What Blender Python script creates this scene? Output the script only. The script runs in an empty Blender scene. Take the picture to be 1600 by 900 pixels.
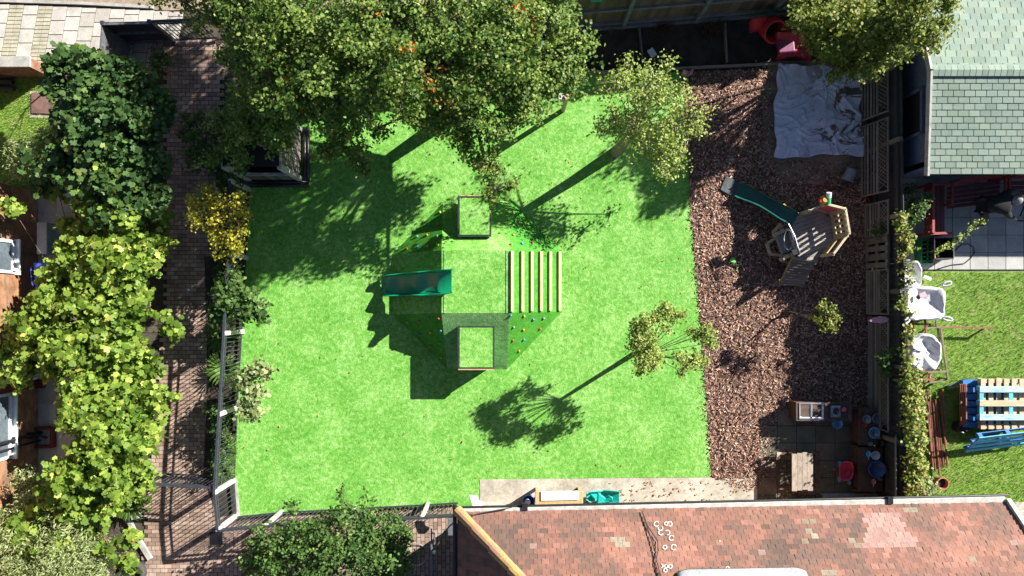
import bpy, math, random
import numpy as np
from mathutils import noise as mnoise
from mathutils import Vector, Matrix
random.seed(7); rng=np.random.default_rng(11)
sc=bpy.context.scene; COL=sc.collection
# ---------------------------------------------------------------- camera, sky, sun
H=17.8; S=60.0; CX=800.0; CY=480.0
cam=bpy.data.objects.new('camera',bpy.data.cameras.new('camera')); COL.objects.link(cam)
cam.location=(0,0,H); cam.rotation_euler=(0,0,0)
cam.data.sensor_width=36; cam.data.lens=H*S/1600*36
cam.data.shift_y=(CY-450)/1600; cam.data.clip_start=0.1; cam.data.clip_end=900
sc.camera=cam
EL=math.radians(27.8); SH=Vector((-.842,-.539,0)).normalized()   # shadow direction on the ground
w=bpy.data.worlds.new('World'); sc.world=w; w.use_nodes=True
nt=w.node_tree; sky=nt.nodes.new('ShaderNodeTexSky'); sky.sky_type='NISHITA'; sky.sun_disc=False
sky.air_density=.65; sky.dust_density=.3; sky.sun_elevation=EL; sky.sun_rotation=math.atan2(-SH.x,-SH.y)
bg=nt.nodes['Background']; nt.links.new(sky.outputs[0],bg.inputs[0]); bg.inputs[1].default_value=0.05
sl=bpy.data.lights.new('sun','SUN'); sl.energy=5.0; sl.angle=math.radians(.5); sl.color=(1,.95,.87)
so=bpy.data.objects.new('sun',sl); COL.objects.link(so)
d=Vector((SH.x*math.cos(EL),SH.y*math.cos(EL),-math.sin(EL)))
so.rotation_euler=d.to_track_quat('-Z','Y').to_euler(); so.location=(20,14,15)
sc.view_settings.view_transform='Standard'; sc.view_settings.look='None'
sc.view_settings.gamma=1; sc.view_settings.use_curve_mapping=False
sc.view_settings.exposure=1.5

# ---------------------------------------------------------------- helpers
def P(px,py,h=0.0):
    k=(1-h/H)/S
    return Vector(((px-CX)*k,-(py-CY)*k,h))
def G(px,py,z=0.0):
    return Vector(((px-CX)/S,-(py-CY)/S,z))
def props(o,label=None,cat=None,group=None,kind=None):
    if label:o['label']=label
    if cat:o['category']=cat
    if group:o['group']=group
    if kind:o['kind']=kind
    return o
def thing(name,label,cat,loc=(0,0,0),group=None):
    o=bpy.data.objects.new(name,None); COL.objects.link(o); o.location=loc; o.empty_display_size=.2
    return props(o,label,cat,group)
class MB:
    def __init__(s,xf=None): s.v=[];s.f=[];s.r=[];s.xf=xf
    def add(s,vs,fs,rnd=None):
        n=len(s.v); s.v+= [tuple(s.xf@Vector(v)) if s.xf else tuple(v) for v in vs]
        s.f+=[tuple(i+n for i in f) for f in fs]
        s.r+=[random.random() if rnd is None else rnd]*len(fs); return s
    def poly(s,vs,rnd=None): return s.add(vs,[tuple(range(len(vs)))],rnd)
    def prism(s,vs,up,rnd=None):
        """closed solid from a polygon and an extrusion vector"""
        n=len(vs); up=Vector(up); vs=[Vector(v) for v in vs]
        fs=[tuple(range(n-1,-1,-1)),tuple(range(n,2*n))]+[(i,(i+1)%n,n+(i+1)%n,n+i) for i in range(n)]
        return s.add(vs+[v+up for v in vs],fs,rnd)
    def box(s,c,size,rz=0,rnd=None,rot=None,bev=0):
        c=Vector(c); a,b,h=[x/2 for x in size]
        R=rot if rot else Matrix.Rotation(rz,3,'Z')
        vs=[c+R@Vector((x*a,y*b,z*h)) for z in(-1,1) for x,y in((-1,-1),(1,-1),(1,1),(-1,1))]
        return s.add(vs,[(3,2,1,0),(4,5,6,7),(0,1,5,4),(1,2,6,5),(2,3,7,6),(3,0,4,7)],rnd)
    def beam(s,a,b,wd,th,up=(0,0,1),rnd=None):
        a=Vector(a);b=Vector(b);d=(b-a).normalized();u=Vector(up)
        if abs(d.dot(u))>.98:u=Vector((0,1,0))
        x=d.cross(u).normalized();z=x.cross(d).normalized()
        vs=[p+x*i*wd/2+z*j*th/2 for p in(a,b) for i,j in((-1,-1),(1,-1),(1,1),(-1,1))]
        return s.add(vs,[(3,2,1,0),(4,5,6,7),(0,1,5,4),(1,2,6,5),(2,3,7,6),(3,0,4,7)],rnd)
    def tube(s,pts,r,n=6,rnd=None,cap=True):
        pts=[Vector(p) for p in pts]; m=len(pts)
        rs=r if isinstance(r,(list,tuple)) else [r]*m
        vs=[];pu=None
        for i,p in enumerate(pts):
            d=(pts[min(i+1,m-1)]-pts[max(i-1,0)])
            d=d.normalized() if d.length>1e-9 else Vector((0,0,1))
            if pu is None: pu=Vector((0,0,1)) if abs(d.z)<.9 else Vector((1,0,0))
            x=d.cross(pu).normalized();y=x.cross(d).normalized();pu=y
            vs+=[p+(x*math.cos(2*math.pi*j/n)+y*math.sin(2*math.pi*j/n))*rs[i] for j in range(n)]
        fs=[(i*n+j,i*n+(j+1)%n,(i+1)*n+(j+1)%n,(i+1)*n+j) for i in range(m-1) for j in range(n)]
        if cap: fs+=[tuple(range(n-1,-1,-1)),tuple(range((m-1)*n,m*n))]
        return s.add(vs,fs,rnd)
    def lathe(s,c,prof,n=20,sx=1,sy=1,rnd=None,cap0=True,cap1=True,rot=None):
        c=Vector(c);m=len(prof);vs=[]
        for r,z in prof:
            for j in range(n):
                v=Vector((r*math.cos(2*math.pi*j/n)*sx,r*math.sin(2*math.pi*j/n)*sy,z))
                vs.append(c+(rot@v if rot else v))
        fs=[(i*n+j,i*n+(j+1)%n,(i+1)*n+(j+1)%n,(i+1)*n+j) for i in range(m-1) for j in range(n)]
        if cap0: fs.append(tuple(range(n-1,-1,-1)))
        if cap1: fs.append(tuple(range((m-1)*n,m*n)))
        return s.add(vs,fs,rnd)
    def grid(s,fn,nu,nv,rnd=None,thick=0):
        vs=[Vector(fn(i/nu,j/nv)) for i in range(nu+1) for j in range(nv+1)]
        q=lambda i,j:i*(nv+1)+j
        fs=[(q(i,j),q(i+1,j),q(i+1,j+1),q(i,j+1)) for i in range(nu) for j in range(nv)]
        if thick:
            n=len(vs); vs=vs+[v-Vector((0,0,thick)) for v in vs]
            fs=fs+[tuple(n+k for k in reversed(f)) for f in fs]
            e=[q(i,0) for i in range(nu)]+[q(nu,j) for j in range(nv)]+[q(i,nv) for i in range(nu,0,-1)]+[q(0,j) for j in range(nv,0,-1)]
            fs+=[(e[k],e[(k+1)%len(e)],n+e[(k+1)%len(e)],n+e[k])[::-1] for k in range(len(e))]
        return s.add(vs,fs,rnd)
    def build(s,name,mat,parent=None,smooth=False,bevel=0,sub=0):
        me=bpy.data.meshes.new(name)
        off=parent_world(parent)
        me.from_pydata([(v[0]-off[0],v[1]-off[1],v[2]-off[2]) for v in s.v],[],s.f)
        at=me.attributes.new('rnd','FLOAT','FACE'); at.data.foreach_set('value',s.r)
        if smooth: me.polygons.foreach_set('use_smooth',[True]*len(s.f))
        me.materials.append(mat); me.update()
        o=bpy.data.objects.new(name,me); COL.objects.link(o)
        if parent: o.parent=parent
        if bevel:
            b=o.modifiers.new('bevel','BEVEL'); b.width=bevel; b.segments=2; b.limit_method='ANGLE'; b.angle_limit=math.radians(40)
        if sub:
            b=o.modifiers.new('sub','SUBSURF'); b.levels=sub; b.render_levels=sub
        return o
def parent_world(p):
    v=Vector((0,0,0))
    while p: v+=Vector(p.location); p=p.parent
    return v
def kids(o): return [c for c in bpy.data.objects if c.parent==o]
def copy_tree(o,parent=None,label=None):
    c=o.copy(); COL.objects.link(c)
    if parent: c.parent=parent
    if label: c['label']=label
    for k in kids(o): copy_tree(k,c)
    return c

# ---------------------------------------------------------------- materials
def newmat(name):
    m=bpy.data.materials.new(name); m.use_nodes=True; t=m.node_tree
    b=t.nodes['Principled BSDF']; return m,t,b
def L(t,a,b): t.links.new(a,b)
def noise(t,vec,scale,detail=4,rough=.6):
    n=t.nodes.new('ShaderNodeTexNoise'); n.inputs['Scale'].default_value=scale
    n.inputs['Detail'].default_value=detail; n.inputs['Roughness'].default_value=rough
    if vec is not None: L(t,vec,n.inputs['Vector'])
    return n
def ramp(t,fac,stops,interp='LINEAR'):
    r=t.nodes.new('ShaderNodeValToRGB'); r.color_ramp.interpolation=interp
    e=r.color_ramp.elements
    while len(e)<len(stops): e.new(.5)
    for i,(p,c) in enumerate(stops):
        e[i].position=p; e[i].color=(c[0],c[1],c[2],1) if not isinstance(c,(int,float)) else (c,c,c,1)
    L(t,fac,r.inputs[0]); return r
def mix(t,fac,a,b,mode='MIX'):
    n=t.nodes.new('ShaderNodeMix'); n.data_type='RGBA'; n.blend_type=mode
    for s,v in((n.inputs[0],fac),(n.inputs[6],a),(n.inputs[7],b)):
        if hasattr(v,'links'): L(t,v,s)
        elif isinstance(v,(int,float)): s.default_value=v
        else: s.default_value=(v[0],v[1],v[2],1)
    return n.outputs[2]
def coord(t,kind='pos'):
    if kind=='pos': return t.nodes.new('ShaderNodeNewGeometry').outputs['Position']
    return t.nodes.new('ShaderNodeTexCoord').outputs['Object']
def bump(t,b,h,strength=.4,dist=.01):
    n=t.nodes.new('ShaderNodeBump'); n.inputs['Strength'].default_value=strength; n.inputs['Distance'].default_value=dist
    L(t,h,n.inputs['Height']); L(t,n.outputs[0],b.inputs['Normal'])
def mat(name,c,c2=None,scale=6,rough=.6,metal=0,bmp=.25,bscale=None,stretch=None,fine=.25,coat=0):
    """base colour with blotches of c2, fine grain and a bump"""
    m,t,b=newmat(name); v=coord(t,'obj')
    if stretch:
        mp=t.nodes.new('ShaderNodeMapping'); mp.inputs['Scale'].default_value=stretch; L(t,v,mp.inputs[0]); v=mp.outputs[0]
    c2=c2 or tuple(x*.72 for x in c)
    n=noise(t,v,scale,5,.65); r=ramp(t,n.outputs[0],[(.36,c2),(.62,c)])
    n2=noise(t,v,scale*9,2); r2=ramp(t,n2.outputs[0],[(.3,1-fine),(.7,1+fine*.3)])
    col=mix(t,1.0,r.outputs[0],r2.outputs[0],'MULTIPLY'); L(t,col,b.inputs['Base Color'])
    b.inputs['Roughness'].default_value=rough; b.inputs['Metallic'].default_value=metal
    if coat: b.inputs['Coat Weight'].default_value=coat
    if bmp:
        n3=noise(t,v,bscale or scale*6,4); bump(t,b,n3.outputs[0],bmp,.01)
    return m
def facemat(name,stops,rough=.7,dirt=(.05,.045,.04),dirt_amt=.4,dscale=2.0,bmp=.3,bscale=40,grain=None,fine=.25):
    """colour chosen per face (tiles, slabs, bricks, boards) by the mesh attribute rnd"""
    m,t,b=newmat(name); v=coord(t,'pos')
    a=t.nodes.new('ShaderNodeAttribute'); a.attribute_name='rnd'
    r=ramp(t,a.outputs['Fac'],stops)
    n=noise(t,v,dscale,6,.7); dr=ramp(t,n.outputs[0],[(.42,0),(.72,dirt_amt)])
    c=mix(t,dr.outputs[0],r.outputs[0],dirt)
    vv=v
    if grain:
        mp=t.nodes.new('ShaderNodeMapping'); mp.inputs['Scale'].default_value=grain; L(t,v,mp.inputs[0]); vv=mp.outputs[0]
    n2=noise(t,vv,bscale,3); r2=ramp(t,n2.outputs[0],[(.3,1-fine),(.7,1.08)])
    c=mix(t,1.0,c,r2.outputs[0],'MULTIPLY'); L(t,c,b.inputs['Base Color'])
    b.inputs['Roughness'].default_value=rough; bump(t,b,n2.outputs[0],bmp,.006)
    return m
def turf(name,dark,mid,light,straw=None,straw_amt=.3,sheen=.3,str_=.7,pos=(.36,.5,.64)):
    m,t,b=newmat(name); v=coord(t,'pos')
    big=noise(t,v,1.1,3,.5)
    n1=noise(t,v,9,5,.75); n1.inputs['Distortion'].default_value=.6
    mp=t.nodes.new('ShaderNodeMapping'); mp.inputs['Scale'].default_value=(1,.35,1); mp.inputs['Rotation'].default_value=(0,0,.5); L(t,v,mp.inputs[0])
    n2=noise(t,mp.outputs[0],60,4,.7)
    mx=mix(t,.42,n1.outputs[0],n2.outputs[0]); mx=mix(t,.18,mx,big.outputs[0])
    r=ramp(t,mx,[(pos[0],dark),(pos[1],mid),(pos[2],light)]); c=r.outputs[0]
    if straw:
        s=noise(t,v,2.2,5,.75); sr=ramp(t,s.outputs[0],[(.5,0),(.72,straw_amt)]); c=mix(t,sr.outputs[0],c,straw)
    L(t,c,b.inputs['Base Color']); b.inputs['Roughness'].default_value=.75
    b.inputs['Specular IOR Level'].default_value=.25
    bump(t,b,mx,str_,.03); return m
def leafmat(name,stops,trans=.32,gloss=.5):
    m,t,b=newmat(name); a=t.nodes.new('ShaderNodeAttribute'); a.attribute_name='rnd'
    r=ramp(t,a.outputs['Fac'],stops)
    v=coord(t,'pos'); n=noise(t,v,30,2); r2=ramp(t,n.outputs[0],[(.3,.75),(.7,1.15)])
    c=mix(t,1.0,r.outputs[0],r2.outputs[0],'MULTIPLY'); L(t,c,b.inputs['Base Color'])
    b.inputs['Roughness'].default_value=gloss; b.inputs['Specular IOR Level'].default_value=.18
    tr=t.nodes.new('ShaderNodeBsdfTranslucent')
    tc=mix(t,1.0,c,(1.15,1.25,.55),'MULTIPLY'); L(t,tc,tr.inputs[0])
    ms=t.nodes.new('ShaderNodeMixShader'); ms.inputs[0].default_value=trans
    L(t,b.outputs[0],ms.inputs[1]); L(t,tr.outputs[0],ms.inputs[2])
    L(t,ms.outputs[0],t.nodes['Material Output'].inputs[0]); return m

M={}
M['turf']=turf('artificial_turf',(.05,.2,.02),(.135,.36,.05),(.34,.54,.19),pos=(.38,.5,.62))
M['turf_slope']=turf('darker_slope_turf',(.02,.12,.01),(.045,.22,.018),(.09,.32,.035))  # darker look of the tilted pile on slopes, put into the colour
M['turf_dark']=turf('short_turf',(.04,.15,.03),(.14,.33,.1),(.3,.5,.24),str_=.9)
M['grass']=turf('garden_grass',(.06,.15,.015),(.15,.27,.035),(.28,.38,.08),(.3,.27,.14),.6)
M['soil']=mat('dark_soil',(.055,.042,.032),(.02,.017,.014),3,.95,bmp=.9,bscale=25)
M['ground']=mat('ground_soil',(.09,.075,.055),(.04,.035,.025),1.2,.95,bmp=.7,bscale=20)
M['sand']=mat('muddy_sand',(.3,.22,.155),(.17,.12,.085),2.5,.95,bmp=.5,bscale=30)
M['mulchbase']=mat('mulch_base',(.22,.12,.085),(.06,.035,.027),14,.95,bmp=1,bscale=40)
M['chips']=facemat('bark_chips',[(0,(.055,.025,.018)),(.3,(.17,.085,.058)),(.6,(.38,.215,.15)),(.88,(.56,.36,.26)),(1,(.72,.54,.43))],.85,dirt_amt=.4)
M['slab']=facemat('paving_slabs',[(0,(.45,.42,.375)),(1,(.57,.54,.49))],.85,(.12,.12,.1),.45,3)
M['block']=facemat('yellow_blocks',[(0,(.4,.375,.27)),(1,(.5,.475,.36))],.85,(.1,.1,.07),.45,3)
M['paver']=facemat('brick_pavers',[(0,(.25,.165,.125)),(.5,(.38,.265,.205)),(1,(.48,.36,.29))],.85,(.05,.045,.035),.55,1.6)
M['joint']=mat('joint_dirt',(.06,.055,.045),(.03,.028,.022),8,.95)
M['gslab']=facemat('patio_slabs',[(0,(.34,.34,.33)),(1,(.44,.44,.42))],.8,(.13,.13,.12),.4,2.5)
M['conc']=mat('worn_concrete',(.52,.475,.4),(.34,.31,.25),1.6,.9,bmp=.3,bscale=30)
M['kerb']=mat('kerb_concrete',(.42,.41,.38),(.3,.29,.26),5,.9)
M['gravel']=mat('gravel_verge',(.38,.3,.22),(.22,.17,.12),4,.95,bmp=.6,bscale=40)
M['pale']=mat('pale_concrete_post',(.55,.53,.49),(.36,.35,.32),7,.85)
M['steel']=mat('painted_dark_steel',(.05,.055,.07),(.03,.032,.04),9,.45,bmp=.05)
M['galv']=mat('galvanised_steel',(.35,.36,.38),(.2,.21,.23),8,.4,.6,bmp=.08)
M['black']=mat('black_plastic',(.022,.022,.025),(.012,.012,.014),9,.4,bmp=.05)
M['void']=mat('near_black_void',(.012,.012,.013),(.008,.008,.008),9,.8)  # near-black; darkness inside the window and playhouse put into the colour
M['fence']=facemat('weathered_fence_boards',[(0,(.09,.07,.05)),(1,(.2,.155,.11))],.9,(.03,.03,.02),.5,2,grain=(4,1,.3))
M['fencedk']=facemat('shade_dark_boards',[(0,(.035,.035,.038)),(1,(.06,.06,.064))],.85,(.02,.02,.02),.4,2)  # near-black tone puts the fence face's shade into the colour
M['greywood']=facemat('grey_weathered_wood',[(0,(.13,.115,.1)),(1,(.28,.25,.22))],.9,(.05,.045,.035),.5,3,grain=(1,6,1))
M['deck']=facemat('grey_deck_planks',[(0,(.3,.26,.23)),(1,(.43,.39,.34))],.85,(.1,.08,.06),.4,4)
M['pine']=mat('pale_pine',(.56,.4,.2),(.42,.28,.13),5,.6,stretch=(5,1,5),bmp=.12)
M['timber']=mat('treated_timber',(.55,.44,.29),(.36,.27,.17),5,.7,stretch=(1,4,4),bmp=.2)
M['brownwood']=mat('stained_brown_wood',(.17,.085,.05),(.07,.035,.022),4,.6,stretch=(1,5,1),bmp=.25)
M['brownworn']=mat('worn_brown_board',(.12,.075,.055),(.05,.032,.025),5,.7,bmp=.25)
M['bench']=facemat('sun_bleached_board',[(0,(.36,.29,.23)),(1,(.5,.43,.36))],.85,(.1,.07,.05),.6,6,grain=(1,.2,1))
M['slide']=mat('green_slide_plastic',(.006,.27,.125),(.005,.23,.105),2,.28,bmp=.02,fine=.05,coat=.2)
M['slidedk']=mat('dark_green_plastic',(.012,.1,.075),(.01,.075,.06),3,.3,bmp=.03,fine=.08,coat=.2)
M['teal']=mat('teal_plastic',(.015,.42,.36),(.012,.34,.3),2,.35,bmp=.02,fine=.05)
M['red']=mat('red_plastic',(.5,.03,.035),(.36,.02,.03),3,.4,bmp=.04,fine=.08)
M['cherry']=mat('cherry_plastic',(.36,.015,.04),(.25,.012,.03),3,.4,bmp=.04,fine=.08)
M['pink']=mat('pink_plastic',(.75,.09,.15),(.62,.07,.12),3,.4,bmp=.02,fine=.05)
M['palepink']=mat('pale_pink_plastic',(.75,.38,.42),(.6,.3,.36),5,.5,bmp=.02)
M['blue']=mat('blue_plastic',(.03,.13,.5),(.025,.1,.4),3,.4,bmp=.02,fine=.06)
M['lblue']=mat('light_blue_plastic',(.2,.5,.8),(.15,.42,.72),4,.4,bmp=.02,fine=.05)
M['binblue']=mat('blue_bin_plastic',(.03,.07,.42),(.025,.055,.33),4,.5,bmp=.04)
M['bingreen']=mat('olive_bin_plastic',(.085,.105,.06),(.06,.075,.045),4,.55,bmp=.04)
M['white']=mat('white_plastic',(.78,.78,.77),(.66,.66,.65),4,.4,bmp=.03,fine=.05)
M['upvc']=mat('white_window_frame',(.74,.77,.8),(.62,.66,.7),4,.4,bmp=.02,fine=.05)
M['bag']=mat('woven_white_bag',(.72,.72,.74),(.56,.56,.6),5,.6,bmp=.25,bscale=18,fine=.1)
M['orange']=mat('orange_hold',(.75,.3,.03),None,5,.5,bmp=.1)
M['yellow']=mat('yellow_hold',(.78,.5,.04),None,5,.5,bmp=.1)
M['chold_red']=mat('red_hold',(.6,.09,.06),None,5,.5,bmp=.1)
M['chold_blue']=mat('blue_hold',(.06,.26,.6),None,5,.5,bmp=.1)
M['chold_grey']=mat('grey_green_hold',(.16,.3,.28),None,5,.5,bmp=.1)
M['rust']=mat('rusty_steel',(.3,.11,.07),(.16,.06,.04),8,.8,bmp=.3)
M['olive']=mat('olive_painted_steel',(.2,.18,.11),(.14,.11,.07),8,.7,bmp=.2)
M['palblue']=mat('blue_painted_pallet_wood',(.03,.2,.52),(.02,.12,.36),5,.7,stretch=(1,5,1),bmp=.2)
M['palsky']=mat('sky_blue_pallet_wood',(.1,.5,.72),(.07,.36,.58),4,.7,bmp=.2)
M['palfade']=mat('faded_blue_pallet_wood',(.5,.55,.5),(.2,.42,.52),3,.8,stretch=(1,5,1),bmp=.2)
M['palraw']=mat('raw_pallet_wood',(.62,.47,.32),(.45,.33,.2),4,.75,stretch=(1,4,1),bmp=.2)
M['sink']=mat('stainless_steel',(.8,.8,.8),(.7,.7,.7),6,.38,1,bmp=.05)
M['panblue']=mat('enamel_steel_pan',(.3,.38,.5),(.2,.25,.34),8,.3,.5,bmp=.05)
M['bucket']=mat('blue_tub_plastic',(.05,.14,.32),(.04,.1,.24),4,.4,bmp=.03)
M['greyplas']=mat('grey_bucket_plastic',(.28,.33,.38),(.2,.24,.28),4,.4,bmp=.03)
M['green']=mat('green_plastic',(.03,.4,.12),(.025,.3,.1),4,.4,bmp=.03)
M['lime']=mat('lime_plastic',(.2,.7,.12),(.15,.6,.1),4,.4,bmp=.03)
M['crategreen']=mat('green_crate_plastic',(.02,.2,.07),(.015,.15,.05),4,.5,bmp=.03)
M['redpaint']=mat('red_painted_bench_wood',(.33,.035,.03),(.22,.025,.022),6,.6,bmp=.15)
M['maroon']=mat('maroon_bench_slats',(.12,.03,.035),(.08,.02,.025),6,.6,bmp=.15)
M['terracotta']=mat('terracotta',(.45,.18,.12),(.34,.13,.08),6,.8)
M['rubber']=mat('worn_tyre_rubber',(.06,.058,.055),(.04,.038,.036),7,.85,bmp=.4)
M['shedwall']=mat('blue_grey_shed_boards',(.13,.16,.24),(.1,.12,.19),3,.7,bmp=.15)
M['shingle']=facemat('green_shingles',[(0,(.17,.235,.19)),(.5,(.21,.285,.235)),(1,(.25,.33,.27))],.9,(.3,.34,.25),.5,2.5,bmp=.5,bscale=70)
M['shgap']=mat('shingle_gap_felt',(.05,.09,.07),(.04,.07,.05),6,.95)  # dark underlay that shows in the gaps between shingles
M['tile']=facemat('clay_roof_tiles',[(0,(.11,.065,.05)),(.25,(.18,.095,.07)),(.6,(.26,.115,.08)),(.88,(.32,.15,.11)),(.93,(.34,.21,.18)),(1,(.37,.25,.22))],.85,(.1,.075,.06),.85,1.3,bscale=45)
M['lichen']=facemat('lichen_tiles',[(0,(.2,.16,.11)),(1,(.34,.3,.22))],.95,(.15,.12,.08),.7,20,bscale=60)
M['pinktile']=facemat('newer_pink_tiles',[(0,(.29,.165,.14)),(1,(.36,.23,.2))],.85,(.3,.2,.17),.3,4)
M['ridge']=mat('mossy_ridge_tile',(.46,.3,.09),(.38,.2,.13),3.5,.9,bmp=.4)
M['lead']=mat('lead_sheet',(.42,.43,.45),(.32,.33,.35),3,.6,bmp=.15)
M['chalk']=mat('white_ring_mark',(.8,.78,.76),(.68,.65,.62),30,.9,bmp=0)
M['wallbrick']=None
M['glass']=mat('window_glass',(.12,.15,.17),(.08,.1,.12),2,.08,bmp=0)
M['doorwhite']=mat('white_door',(.55,.56,.62),(.47,.48,.54),3,.5,bmp=.03,fine=.06)
M['redbrick']=mat('dark_red_painted_brick',(.2,.03,.03),(.12,.02,.02),9,.7,bmp=.3)
M['flag']=mat('red_brown_flagstone',(.2,.11,.09),(.12,.07,.06),6,.85)
M['log']=mat('charred_log',(.06,.05,.05),(.03,.025,.025),6,.9,stretch=(1,6,6))
M['bark']=mat('tree_bark',(.16,.12,.09),(.08,.06,.045),9,.95,bmp=.7)
M['barkpale']=mat('pale_tree_bark',(.33,.28,.22),(.18,.15,.11),9,.9,bmp=.6)
M['stem']=mat('woody_stem',(.13,.09,.06),(.07,.05,.035),9,.9)
M['cloth']=mat('black_cloth',(.012,.012,.014),(.007,.007,.008),6,.9,bmp=.3)
M['cap']=mat('grey_knitted_cap',(.35,.34,.33),(.16,.16,.17),18,.95,bmp=.4)
M['skin']=mat('skin',(.5,.3,.22),(.45,.26,.19),6,.55,bmp=.05,fine=.05)
M['wire']=mat('pale_wire',(.4,.4,.4),(.25,.25,.25),9,.5,.4)
M['cable']=mat('black_cable',(.02,.02,.022),None,9,.6)
M['label']=mat('pale_red_label',(.6,.3,.26),None,9,.6)
M['deadleaf']=facemat('fallen_leaf',[(0,(.2,.1,.04)),(.5,(.38,.2,.08)),(1,(.5,.33,.14))],.8)
# leaves
M['oak']=leafmat('oak_leaves',[(0,(.035,.08,.015)),(.3,(.085,.16,.03)),(.6,(.2,.28,.055)),(.86,(.4,.46,.14)),(.885,(.55,.33,.03)),(1,(.5,.14,.03))],.3)
M['apple']=leafmat('apple_leaves',[(0,(.13,.19,.04)),(.5,(.29,.37,.085)),(.9,(.42,.48,.17)),(1,(.48,.44,.2))],.3)
M['ginkgo']=leafmat('lime_leaves',[(0,(.08,.13,.02)),(.5,(.2,.25,.05)),(.85,(.36,.36,.1)),(1,(.48,.42,.13))],.35)
M['vine']=leafmat('vine_leaves',[(0,(.06,.125,.02)),(.45,(.17,.27,.04)),(.8,(.34,.43,.08)),(.93,(.52,.54,.14)),(1,(.48,.36,.1))],.35)
M['fig']=leafmat('fig_leaves',[(0,(.025,.06,.018)),(.5,(.06,.125,.035)),(.88,(.12,.2,.05)),(.96,(.3,.33,.09)),(1,(.28,.19,.1))],.25)
M['yellowleaf']=leafmat('yellow_leaves',[(0,(.2,.24,.04)),(.35,(.36,.36,.05)),(.8,(.58,.46,.05)),(1,(.6,.38,.04))],.35)
M['shrub']=leafmat('shrub_leaves',[(0,(.03,.07,.02)),(.6,(.09,.17,.04)),(1,(.22,.3,.09))],.28)
M['olive_l']=leafmat('grey_green_leaves',[(0,(.14,.18,.07)),(.6,(.3,.36,.15)),(1,(.46,.52,.26))],.25)
M['blade']=leafmat('strappy_blades',[(0,(.04,.1,.02)),(1,(.16,.27,.06))],.3)
M['red_ivy']=leafmat('turning_ivy_leaves',[(0,(.1,.17,.03)),(.5,(.26,.33,.07)),(.75,(.42,.36,.13)),(.9,(.4,.24,.12)),(1,(.3,.11,.07))],.3)

def brickwall(name,c1,c2,mortar,vert=True):
    m,t,b=newmat(name); v=coord(t,'pos')
    sp=t.nodes.new('ShaderNodeSeparateXYZ'); L(t,v,sp.inputs[0])
    ad=t.nodes.new('ShaderNodeMath'); ad.operation='ADD'; L(t,sp.outputs[0],ad.inputs[0]); L(t,sp.outputs[1],ad.inputs[1])
    cb=t.nodes.new('ShaderNodeCombineXYZ'); L(t,ad.outputs[0],cb.inputs[0]); L(t,sp.outputs[2],cb.inputs[1])
    br=t.nodes.new('ShaderNodeTexBrick'); L(t,cb.outputs[0],br.inputs['Vector'])
    br.inputs['Scale'].default_value=1; br.inputs['Brick Width'].default_value=.225; br.inputs['Row Height'].default_value=.075
    br.inputs['Mortar Size'].default_value=.006; br.inputs['Color1'].default_value=(*c1,1); br.inputs['Color2'].default_value=(*c2,1); br.inputs['Mortar'].default_value=(*mortar,1)
    n=noise(t,v,5,5); r=ramp(t,n.outputs[0],[(.35,.6),(.65,1.1)])
    c=mix(t,1.0,br.outputs[0],r.outputs[0],'MULTIPLY'); L(t,c,b.inputs['Base Color']); b.inputs['Roughness'].default_value=.9
    bump(t,b,br.outputs['Fac'],-.5,.01); return m
M['wallbrick']=brickwall('orange_brickwork',(.34,.16,.07),(.24,.11,.05),(.2,.17,.13))
M['yardwall']=brickwall('brown_brickwork',(.3,.14,.08),(.2,.1,.06),(.16,.13,.1))

# ---------------------------------------------------------------- setting: ground sheets
def sheet(name,pts,z,m,kind='structure',th=0):
    b=MB(); vs=[G(x,y,z) for x,y in pts]
    if th: b.prism([v-Vector((0,0,th)) for v in vs],(0,0,th))
    else: b.poly(vs)
    o=b.build(name,m); props(o,kind=kind); return o
def inside(px,py,poly):
    c=False;n=len(poly);j=n-1
    for i in range(n):
        xi,yi=poly[i];xj,yj=poly[j]
        if (yi>py)!=(yj>py) and px<(xj-xi)*(py-yi)/(yj-yi)+xi: c=not c
        j=i
    return c
g=MB(); g.poly([(-300,-300,-.03),(300,-300,-.03),(300,300,-.03),(-300,300,-.03)]); props(g.build('ground',M['ground']),kind='structure')
LAWN=[(371,806),(367,752),(372,640),(378,520),(385,405),(391,290),(420,150),(520,118),(905,114),(1066,112),(1072,200),(1079,330),(1092,480),(1104,640),(1111,745),(750,749),(750,790),(560,797)]
sheet('lawn',LAWN[::-1],.012,M['turf'])
MUL=[(1066,112),(1350,105),(1362,420),(1362,640),(1240,632),(1195,660),(1183,745),(1111,745),(1104,640),(1092,480),(1079,330),(1072,200)]
sheet('mulch_bed',MUL[::-1],.004,M['mulchbase'])
sheet('sand_patch',[(1200,95),(1350,95),(1350,275),(1300,290),(1225,285),(1195,250),(1190,160)][::-1],.008,M['sand'])
sheet('soil_bed',[(880,50),(1240,15),(1350,20),(1350,104),(1066,111),(905,113),(700,117),(500,117),(500,60)][::-1],.0,M['soil'])
sheet('concrete_path',[(750,749),(1183,745),(1183,800),(750,800)][::-1],.02,M['conc'],th=.08)
sheet('gravel_verge',[(-900,-600),(900,-600),(900,0),(260,16),(0,2),(-900,2)][::-1],-.01,M['gravel'])
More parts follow.
